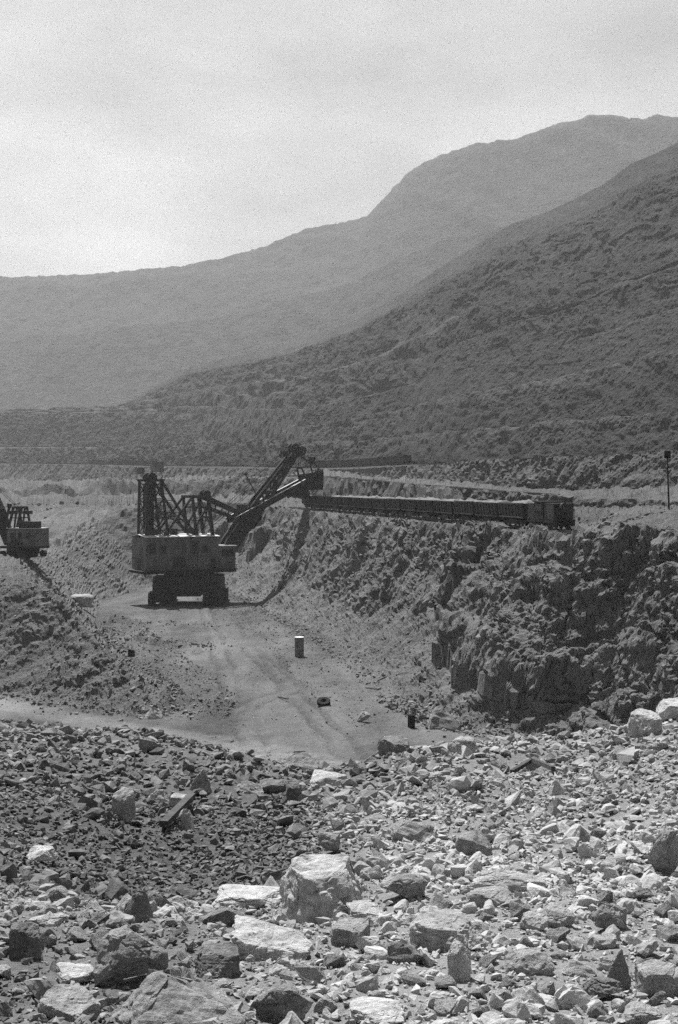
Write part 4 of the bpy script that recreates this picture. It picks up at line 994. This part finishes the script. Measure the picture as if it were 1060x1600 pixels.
def row_at(row, xp, dY=0.0):
    r = np.array(row, float); y, Y = np.interp(xp, r[:, 0], r[:, 1]), np.interp(xp, r[:, 0], r[:, 2])
    # rows interpolate z, not the pixel row
    z = np.interp(xp, r[:, 0], -(r[:, 1] - HY) / F * r[:, 2]); Y2 = Y + dY
    return Vector(((xp - CX) / F * Y2, Y2, z))
track('upper_railway_track', [row_at(ROW2, x, 4.5) + Vector((0, 0, 0.16)) for x in (440, 480, 520, 560, 600, 640, 700, 760, 800, 850, 880)], 'empty track running along the slope above the wagon train')
# far trains on the terrace
def far_train(xa, xb, n, dY, label, group, scale=1.2):
    pr = empty('distant_wagon', (0, 0, 0)); car_parts(pr, simple=True)
    xsamp = np.linspace(xa, xb, 400); pts = [row_at(ROW3, x, dY) for x in xsamp]
    acc, d, k, out = 0.0, 0.0, 0, []
    for a, b_ in zip(pts[:-1], pts[1:]):
        while d + (b_ - a).length >= acc and k < n:
            t = (acc - d) / max((b_ - a).length, 1e-6); p = a.lerp(b_, t); dr = b_ - a
            out.append((p, math.atan2(dr.y, dr.x))); acc += 12.3; k += 1
        d += (b_ - a).length
    for k, (p, rz) in enumerate(out):
        c = pr if k == 0 else copy_tree(pr)
        c.location = p + Vector((0, 0, 0.45)); c.rotation_euler = (0, 0, rz); c.scale = (scale,) * 3
        if k == 0: tag(c, label % 'end wagon', 'wagon', group)
        elif k < len(ORD) - 1 and len(out) < 16: tag(c, label % (ORD[k] + ' wagon from its near end'), 'wagon', group)
        else: tag(c, label % 'one of the wagons', 'wagon', group)
far_train(630, 496, 16, 3, 'dark dump wagon of the standing train behind the dipper, %s', 'wagons standing on the terrace behind the dipper')
far_train(238, 140, 30, 8, 'tiny dark wagon in the far hazy train behind the shovel tower, %s', 'wagons of the far hazy train')

# ------------------------------------------------------------------ things lying about in the trench
def stand(xp, yp, sink=0.05):
    X, Y, Z = hit_quarry(xp, yp); return X, Y, Z - sink
X, Y, Z = stand(468, 1026)
o = empty('steel_drum', (X, Y, Z)); tag(o, 'tall grey steel drum with white lid standing on the trench floor', 'drum')
px = Y / F
b = MB(); b.cyl((0, 0, 0), (0, 0, 30 * px), 7.2 * px, 24); b.build('shell', M['drum'], o)
for k in (0.33, 0.66):
    b = MB(); b.ring((0, 0, 30 * px * k), (0, 0, 1), 7.1 * px, 7.6 * px, 0.12, 24); b.build('hoop', M['drum'], o)
b = MB(); b.cyl((0, 0, 30 * px), (0, 0, 31 * px), 7.5 * px, 24); b.build('lid', M['drumtop'], o)
X, Y, Z = stand(643, 1137)
px = Y / F
o = empty('short_drum', (X, Y, Z)); tag(o, 'small black drum standing beside the dark boulder at the slope foot', 'drum')
b = MB(); b.cyl((0, 0, 0), (0, 0, 20 * px), 5.8 * px, 20); b.build('shell', M['rubber'], o)
b = MB(); b.ring((0, 0, 20 * px), (0, 0, 1), 5.2 * px, 6.1 * px, 0.1, 20); b.build('rim', M['steel'], o)
X, Y, Z = stand(506, 1102); px = Y / F
o = empty('worn_tyre', (X, Y, Z + 0.45)); o.rotation_euler = (math.radians(24), math.radians(-10), 0.4); tag(o, 'black worn tyre lying on the pale trench floor', 'tyre')
b = MB(); b.ring((0, 0, 0), (0, 0, 1), 4.6 * px, 10 * px, 6.2 * px, 28); b.build('casing', M['rubber'], o)
b = MB()
for k in range(22):
    a = k * 2 * math.pi / 22; e = Vector((math.cos(a), math.sin(a), 0)); b.beam(e * 9.9 * px - Vector((0, 0, 2.6 * px)), e * 9.9 * px + Vector((0, 0, 2.6 * px)), 0.10, 0.12, up=e)
b.build('tread', M['rubber'], o)
def plank(name, x0, y0, x1, y1, w, label, mat='wood'):
    a, b_ = stand(x0, y0), stand(x1, y1)
    a, b_ = Vector(a) + Vector((0, 0, 0.22)), Vector(b_) + Vector((0, 0, 0.22)); m = MB(); m.beam(a, b_, w, w * 0.45)
    o = m.build(name, M[mat], None); tag(o, label, 'timber')
plank('timber', 435, 1091, 450, 1094, 0.3, 'dark broken timber lying flat near the black tyre')
plank('timber', 572, 1076, 594, 1077, 0.28, 'pale plank lying level on rubble above the round boulder', 'pale_panel')
plank('timber', 584, 1068, 604, 1059, 0.3, 'dark plank leaning up the slope foot above the pale plank')
X, Y, Z = stand(205, 1026); px = Y / F
b = MB(); b.hexa([(X - 5 * px, Y, Z), (X + 5 * px, Y - .3, Z), (X + 5.4 * px, Y + 1.0, Z), (X - 5 * px, Y + 1.2, Z), (X - 4.6 * px, Y, Z + 12 * px), (X + 4 * px, Y - .2, Z + 10.5 * px), (X + 4.4 * px, Y + .9, Z + 10 * px), (X - 4 * px, Y + 1.1, Z + 11.6 * px)])
tag(b.build('steel_box', M['rubber'], None), 'small black steel box standing at the foot of the rubble bank', 'box')
# sign post on the upper bench
X, Y = (1046 - CX) / F * 190, 190.0; Z = float(quarry_at([X], [Y])[0]); px = Y / F
Zb = -(797 - HY) / F * 190
o = empty('sign_post', (X, Y, min(Z, Zb) - 0.3)); tag(o, 'thin dark pole with a small square board on the bench', 'sign post')
hgt = -(705 - HY) / F * Y * 1.0 - (min(Z, Zb) - 0.3)
b = MB(); b.cyl((0, 0, 0), (-0.28, 0, hgt), 0.13, 10, 0.10); b.build('pole', M['steel'], o)
b = MB(); b.box(-0.28 - 0.42, -0.28 + 0.42, -0.2, -0.12, hgt - 0.95, hgt + 0.05); b.build('board', M['rubber'], o)
b = MB(); b.cyl((0.0, 0, 0.25), (0.5, 0.2, -0.15), 0.16, 8); b.build('footing', M['wood'], o)
# stone falling out of the dipper into the wagon
n = 420; u = rng.uniform(0, 1, n); cx_, cy_, cz_ = -7.0, 363.2, -2.2
pos = np.stack([cx_ + rng.normal(0.6, 0.55 + 0.5 * u, n), cy_ + rng.normal(0.4, 0.6, n), cz_ + u * 2.9], -1)
scatter('falling_stone', pos, power(n, 0.12, 0.5, 2.2), np.full(n, 0.6), M['scree'], 'stone and dirt dropping from the dipper into the wagon', tilt=1.0)

# ------------------------------------------------------------------ boulders one can point at
def shape_pts(kind, seed):
    r = np.random.default_rng(seed)
    j = lambda s: r.uniform(-s, s, 3)
    if kind == 'block':        # flat tilted top, faceted front
        P = [(-.5, -.32, 0), (-.1, -.5, 0), (.5, -.3, 0), (.5, .5, 0), (-.5, .5, 0), (-.46, -.34, .78), (-.06, -.46, .72), (.48, -.22, .66), (.5, .5, 1), (-.3, .5, 1.02), (-.5, .2, .95), (.1, -.52, .3)]
    elif kind == 'slab':       # long, low, top face tilted to the viewer
        P = [(-.5, -.4, 0), (.3, -.5, 0), (.5, .1, 0), (.2, .5, 0), (-.5, .4, 0), (-.5, -.3, .65), (-.1, -.4, .62), (.42, -.2, .34), (.5, .15, .3), (.1, .5, .9), (-.45, .42, 1.0)]
    elif kind == 'pyramid':
        P = [(-.5, -.4, 0), (.45, -.45, 0), (.5, .45, 0), (-.45, .5, 0), (.12, .1, 1.0), (.2, -.05, .93), (-.3, -.1, .5), (.35, -.25, .45)]
    elif kind == 'wedge':
        P = [(-.5, -.4, 0), (.5, -.45, 0), (.5, .45, 0), (-.5, .45, 0), (-.35, -.3, .4), (.5, -.2, .3), (-.1, .25, 1.0), (.15, .2, .95), (.45, .3, .55), (-.5, .3, .55)]
    elif kind == 'flat':
        P = [(-.5, -.3, .1), (-.1, -.5, .15), (.5, -.25, .1), (.5, .4, .1), (-.4, .5, .1), (-.48, -.28, .75), (0, -.45, .7), (.46, -.2, .6), (.5, .42, .85), (-.42, .5, 1.0), (0, 0, 0)]
    else:                      # rounded
        P = rand_pts(15, (1, .9, .9), 0.6) ; P = P + np.array([0, 0, .42])
        P = [tuple(p * np.array((1.05, 1.0, 1.15))) for p in P]
    P = np.array(P, float)
    return P + r.uniform(-.05, .05, P.shape)
HERO = []
def boulder(x0, y0, x1, y1, kind, tone, label, seed, where='mound', yaw=0.0, lean=0.0, sub=4, name='boulder', depth=0.85, amp=0.045):
    xc = (x0 + x1) / 2
    X, Y, Z = (hit_mound(xc, y1) if where == 'mound' else hit_quarry(xc, y1))
    s = Y / F; Wd = (x1 - x0) * s; ang = (0.5 * (y0 + y1) - HY) / F
    D = depth * Wd; H = max(((y1 - y0) * s - ang * D * 0.8), 0.22 * Wd)
    V, Fc = hull_arrays(shape_pts(kind, seed), sub if (y1 > 1345) else 3, amp, seed, 2.6, chips=10, crack=0.022)
    V = V * np.array((Wd, D, H * 1.15))
    me = raw_mesh(name, V, Fc); o = link(name, me, M[tone])
    o.location = (X, Y + D * 0.5, Z - 0.10 * H); o.rotation_euler = (0, lean, yaw)
    tag(o, label, 'rock', 'boulders in the rubble'); HERO.append((xc, (y0 + y1) / 2, label, X, Y + D / 2, max(Wd, D) / 2)); return o
B_ = boulder
B_(437, 1338, 572, 1446, 'block', 'pale', 'largest pale block with a bright flat top and shaded front faces', 11, yaw=0.05)
B_(645, 1420, 764, 1488, 'slab', 'pale', 'long pale slab tilting down to one side, beside the largest block', 12)
B_(165, 1500, 365, 1625, 'wedge', 'dark', 'largest dark boulder cut off by the bottom edge, one face black', 13, yaw=0.5)
B_(118, 1440, 262, 1548, 'round', 'dark', 'broad dark rough boulder behind the one cut off below', 14)
B_(184, 1380, 238, 1442, 'pyramid', 'dark', 'dark upright pointed rock at the edge of the dark hollow', 15)
B_(612, 1274, 686, 1318, 'wedge', 'mid', 'grey boulder with a bright top ridge, halfway up the pale rubble', 16)
B_(893, 1514, 992, 1568, 'round', 'dark', 'dark smooth lens-shaped boulder low in the rubble', 17)
B_(945, 1482, 990, 1545, 'pyramid', 'dark', 'dark thin upright fin of rock behind the lens-shaped boulder', 18, depth=0.5)
B_(793, 1474, 868, 1528, 'wedge', 'mid', 'grey triangular rock between the long slab and the dark lens-shaped boulder', 19)
B_(928, 1400, 996, 1462, 'round', 'mid', 'grey rounded boulder above the dark fin of rock', 20)
B_(428, 1171, 502, 1204, 'wedge', 'dark', 'dark humped boulder on the crest against the pale trench floor', 21)
B_(484, 1204, 542, 1234, 'flat', 'pale', 'light flat slab just below the dark humped crest boulder', 22)
B_(806, 1177, 856, 1206, 'pyramid', 'dark', 'dark triangular rock alone on the upper pale rubble', 23)
B_(1018, 1284, 1075, 1368, 'round', 'mid', 'tall rounded grey boulder at the picture edge', 24)
B_(862, 1210, 888, 1242, 'wedge', 'pale', 'small white pointed rock near the dark triangular rock', 25)
B_(744, 1355, 872, 1394, 'slab', 'pale', 'long thin pale ledge above the long tilted slab', 26, depth=0.4)
B_(328, 1393, 436, 1424, 'flat', 'pale', 'wide pale flat slab beside the largest block', 27)
B_(355, 1428, 490, 1502, 'slab', 'pale', 'broad pale sheet of rock sloping in front of the largest block', 28, yaw=0.2)
B_(298, 1480, 372, 1530, 'block', 'dark', 'dark square block in front of the broad sloping sheet', 29)
B_(383, 1520, 502, 1612, 'round', 'mid', 'big mottled boulder at the bottom edge below the sloping sheet', 30)
B_(700, 1472, 738, 1534, 'block', 'pale', 'small upright pale rock under the end of the long slab', 31)
B_(78, 1506, 142, 1540, 'flat', 'pale', 'light flat-topped slab beside the broad dark boulder', 32)
B_(34, 1421, 108, 1460, 'round', 'pale', 'pale rounded rock at the edge of the dark hollow', 33)
B_(38, 1321, 82, 1348, 'flat', 'pale', 'bright flat-topped stone alone on the dark fine rubble', 34)
B_(580, 1352, 672, 1412, 'round', 'mid', 'rounded mottled boulder just behind the largest block', 35)
B_(533, 1403, 608, 1444, 'slab', 'pale', 'bright slab leaning on the side of the largest block', 36)
B_(898, 1286, 926, 1316, 'wedge', 'mid', 'left one of two grey rocks side by side on the pale rubble', 37)
B_(920, 1290, 954, 1318, 'round', 'dark', 'right one of two grey rocks side by side on the pale rubble', 38)
B_(518, 1438, 578, 1480, 'block', 'mid', 'grey squarish rock at the foot of the largest block', 39)
B_(274, 1262, 302, 1300, 'wedge', 'pale', 'white rock under the dark bar on the dark rubble', 40)
B_(290, 1200, 330, 1240, 'pyramid', 'dark', 'dark pointed rock standing among the crest stones', 41)
B_(226, 1226, 262, 1256, 'pyramid', 'pale', 'pale pyramid rock on the dark rubble below the crest', 42)
B_(262, 1238, 296, 1262, 'flat', 'pale', 'pale flat rock next to the pale pyramid rock', 43)
B_(176, 1236, 212, 1284, 'block', 'mid', 'grey cracked block on the dark rubble', 44)
B_(366, 1214, 410, 1242, 'wedge', 'dark', 'dark wedge rock below the dip in the crest', 45)
B_(446, 1224, 470, 1252, 'block', 'dark', 'dark upright stone beside the light flat slab', 46)
B_(402, 1216, 446, 1240, 'flat', 'dark', 'dark flat stone left of the dark upright stone', 47)
B_(486, 1294, 540, 1340, 'round', 'mid', 'grey round-topped rock above the largest block', 48)
B_(1005, 1500, 1075, 1560, 'block', 'mid', 'shaded grey block at the lower picture corner', 49)
B_(545, 1560, 640, 1606, 'flat', 'pale', 'long pale flat stone at the bottom edge', 50)
B_(10, 1440, 60, 1500, 'block', 'dark', 'black-fronted block at the lower picture edge', 51)
B_(60, 1538, 150, 1600, 'slab', 'mid', 'grey layered slab at the bottom beside the largest dark boulder', 52)
B_(960, 1560, 1060, 1610, 'round', 'mid', 'grey mottled boulder in the bottom corner', 53)
B_(735, 1385, 800, 1420, 'block', 'mid', 'grey low block under the long thin ledge', 54)
B_(850, 1415, 900, 1450, 'block', 'mid', 'grey square rock left of the rounded boulder above the fin', 55)
B_(815, 1425, 858, 1455, 'block', 'pale', 'pale cubic rock next to the grey square rock', 56)
B_(985, 1380, 1030, 1410, 'round', 'mid', 'low grey rock under the tall edge boulder', 57)
B_(715, 1290, 775, 1340, 'slab', 'mid', 'leaning grey slab right of the ridge-topped boulder', 58)
B_(990, 1110, 1040, 1150, 'block', 'pale', 'pale block on the high end of the crest', 59)
B_(1030, 1088, 1085, 1125, 'flat', 'pale', 'bright flat rock on top of the crest at the picture edge', 60)
B_(700, 1148, 752, 1180, 'flat', 'mid', 'layered dark slab on the crest below the boulder', 61)
B_(590, 1150, 640, 1182, 'block', 'dark', 'dark block on the crest beside the trench floor', 62)
B_(532, 1156, 572, 1182, 'round', 'dark', 'dark round stone on the crest right of the humped boulder', 63)
# in the trench
B_(664, 1102, 722, 1142, 'wedge', 'dark', 'large dark boulder at the foot of the slope beside the black drum', 70, where='q')
B_(556, 1110, 585, 1130, 'round', 'mid', 'smooth rounded boulder on the trench floor edge', 71, where='q')
B_(108, 929, 144, 948, 'block', 'mid', 'white-topped block near the shovel tracks', 72, where='q')
B_(226, 1102, 252, 1124, 'wedge', 'mid', 'grey rock heap stone at the end of the rubble tongue', 73, where='q')
B_(736, 985, 782, 1012, 'round', 'dark', 'dark block stuck in the lower cliff face', 74, where='q')
# dark bar lying across the rubble
a, b_ = Vector(hit_mound(256, 1302)), Vector(hit_mound(300, 1264))
m = MB(); m.beam(a + Vector((0, 0, 0.10)), b_ + Vector((0, 0, 0.16)), 0.09, 0.07); bar = m.build('timber', M['wood'], None); tag(bar, 'dark timber bar lying across the dark rubble by a white rock', 'timber')
a, b_, c_ = Vector(hit_mound(800, 1216)), Vector(hit_mound(832, 1206)), Vector(hit_mound(865, 1212))
m = MB(); m.beam(a + Vector((0, 0, 0.08)), b_ + Vector((0, 0, 0.16)), 0.05, 0.05); m.beam(b_ + Vector((0, 0, 0.16)), c_ + Vector((0, 0, 0.08)), 0.05, 0.05); tag(m.build('bent_cable', M['wood'], None), 'bent dark cable lying in front of the dark triangular rock', 'cable')

# ------------------------------------------------------------------ countable loose rocks among the boulders
MESHES = {t: [] for t in ('pale', 'mid', 'dark')}
for k, (v, f) in enumerate(MIDR):
    for t in MESHES:
        me = raw_mesh('rock', v, f); me.materials.append(M[t]); MESHES[t].append(me)
prng = random.Random(8); placed = [(h[3], h[4], h[5]) for h in HERO]; used = {}
cnt = 0; tries = 0
HERO_NEAR = [h for h in HERO if h[4] < 60]
while cnt < 235 and tries < 5000:
    tries += 1
    xp = prng.uniform(-10, 1070); yp = prng.choice([prng.uniform(1150, 1260), prng.uniform(1200, 1420), prng.uniform(1390, 1600), prng.uniform(1390, 1600)])
    X, Y, Z = hit_mound(xp, yp)
    if Y > 32: continue
    tn = float(mound_tone(np.array([X]), np.array([Y]))[0])
    s_px = prng.uniform(14, 30) if yp < 1260 else (prng.uniform(16, 38) if yp < 1400 else prng.uniform(30, 80))
    if tn < 0.3 and yp > 1250 and prng.random() < 0.7: continue
    s = s_px * Y / F
    if any((X - q[0]) ** 2 + ((Y - q[1]) * 0.8) ** 2 < (q[2] * 0.9 + s * 0.42) ** 2 for q in placed): continue
    t = prng.choices(['pale', 'mid', 'dark'], [0.5, 0.4, 0.1] if tn > 0.5 else ([0.25, 0.45, 0.3] if tn > 0.25 else [0.12, 0.33, 0.55]))[0]
    o = bpy.data.objects.new('rock', prng.choice(MESHES[t])); COL.objects.link(o)
    o.location = (X, Y, Z + 0.10 * s); o.scale = (s * 1.1, s * prng.uniform(.8, 1.1), s * prng.uniform(.8, 1.15))
    o.rotation_euler = (prng.gauss(0, .3), prng.gauss(0, .3), prng.uniform(0, 6.28))
    placed.append((X, Y, s / 2)); cnt += 1
    h = min(HERO_NEAR, key=lambda q: (q[0] - xp) ** 2 + (1.6 * (q[1] - yp)) ** 2)
    dx, dy = xp - h[0], yp - h[1]
    rel = ('just below' if dy > 0 else 'just above') if abs(dy) > abs(dx) * 0.6 else ('on the right of' if dx > 0 else 'on the left of')
    core = h[2].split(',')[0]
    for w in (' with a', ' just ', ' at the', ' on the', ' in the', ' halfway', ' alone', ' beside', ' behind', ' low in', ' tilting', ' below', ' above', ' cut off', ' next', ' near', ' between', ' under', ' leaning on', ' sloping', ' standing', ' among', ' left of', ' right of', ' left ', ' side by'):
        if w in core: core = core.split(w)[0] if len(core.split(w)[0].split()) >= 3 else core
    core = ' '.join(core.split()[:9])
    siz = 'large' if s_px > 48 else ('fair-sized' if s_px > 26 else 'small')
    for shp in prng.sample(['angular', 'chunky', 'broken', 'jagged'], 4) + ['rough', 'split', 'uneven', 'craggy']:
        lab = '%s %s %s rock %s the %s' % (siz, {'pale': 'pale', 'mid': 'grey', 'dark': 'dark'}[t], shp, rel, core)
        if lab not in used: break
    used[lab] = 1
    tag(o, ' '.join(lab.split()[:16]), 'rock', 'loose rocks in the rubble')

# ------------------------------------------------------------------ rubble packed between the boulders and rocks
def clear_of(r, wide=0.62):
    pos, s, t = r; ok = np.ones(len(s), bool)
    for h in HERO:
        if h[4] < 60: ok &= ~(np.hypot(pos[:, 0] - h[3], pos[:, 1] - h[4]) < h[5] * wide + 0.4 * s)
    for q in placed[len(HERO):]: ok &= ~((np.hypot(pos[:, 0] - q[0], pos[:, 1] - q[1]) < q[2] * 0.7 + 0.25 * s) & (s > 0.05))
    return pos[ok], s[ok], t[ok]
RB = [lay(17000, 4.5, 11.5, 0.02, 0.10, e=2.3), lay(16000, 10, 18, 0.045, 0.14, e=2.1), lay(13000, 17, 31, 0.07, 0.30, e=2.3)]
RB = [clear_of(r) for r in RB]
scatter('rubble', np.vstack([r[0] for r in RB]), np.concatenate([r[1] for r in RB]), np.concatenate([r[2] for r in RB]), M['rubble'], 'small broken stone covering the heap at the viewer\'s feet')

RB = [clear_of(lay(1450, 4.6, 11.5, 0.08, 0.27, e=2.2), 1.0), clear_of(lay(800, 10, 16, 0.10, 0.32, e=2.5), 1.15), clear_of(lay(1400, 15, 30, 0.16, 0.45, e=2.6), 1.0)]
keep = [(r[2] > 0.3) | (rng.uniform(0, 1, len(r[2])) < 0.4) for r in RB]
LB = 'fist to head sized broken stones packed over the heap'
scatter('larger_rubble', RB[0][0][keep[0]], RB[0][1][keep[0]], RB[0][2][keep[0]], M['rubble'], LB + ' close by', tilt=0.4, lib=MIDR)
scatter('larger_rubble', np.vstack([r[0][k] for r, k in zip(RB[1:], keep[1:])]), np.concatenate([r[1][k] for r, k in zip(RB[1:], keep[1:])]), np.concatenate([r[2][k] for r, k in zip(RB[1:], keep[1:])]), M['rubble'], LB + ' near its crest', tilt=0.4, lib=LOW2)

# ------------------------------------------------------------------ haze
hm = bpy.data.materials.new('haze_air'); hm.use_nodes = True
hn_, hl = hm.node_tree.nodes, hm.node_tree.links
for n_ in list(hn_): hn_.remove(n_)
ho = hn_.new('ShaderNodeOutputMaterial'); hv = hn_.new('ShaderNodeVolumePrincipled')
hv.inputs['Color'].default_value = (0.93, 0.93, 0.93, 1); hv.inputs['Density'].default_value = HAZE_DENSITY; hv.inputs['Anisotropy'].default_value = 0.3
hl.new(hv.outputs[0], ho.inputs['Volume'])
b = MB(); b.box(-3200, 3200, -150, 3600, -45, 900); hz = b.build('haze', hm, None); tag(hz, 'pale dusty haze filling the pit', kind='stuff')
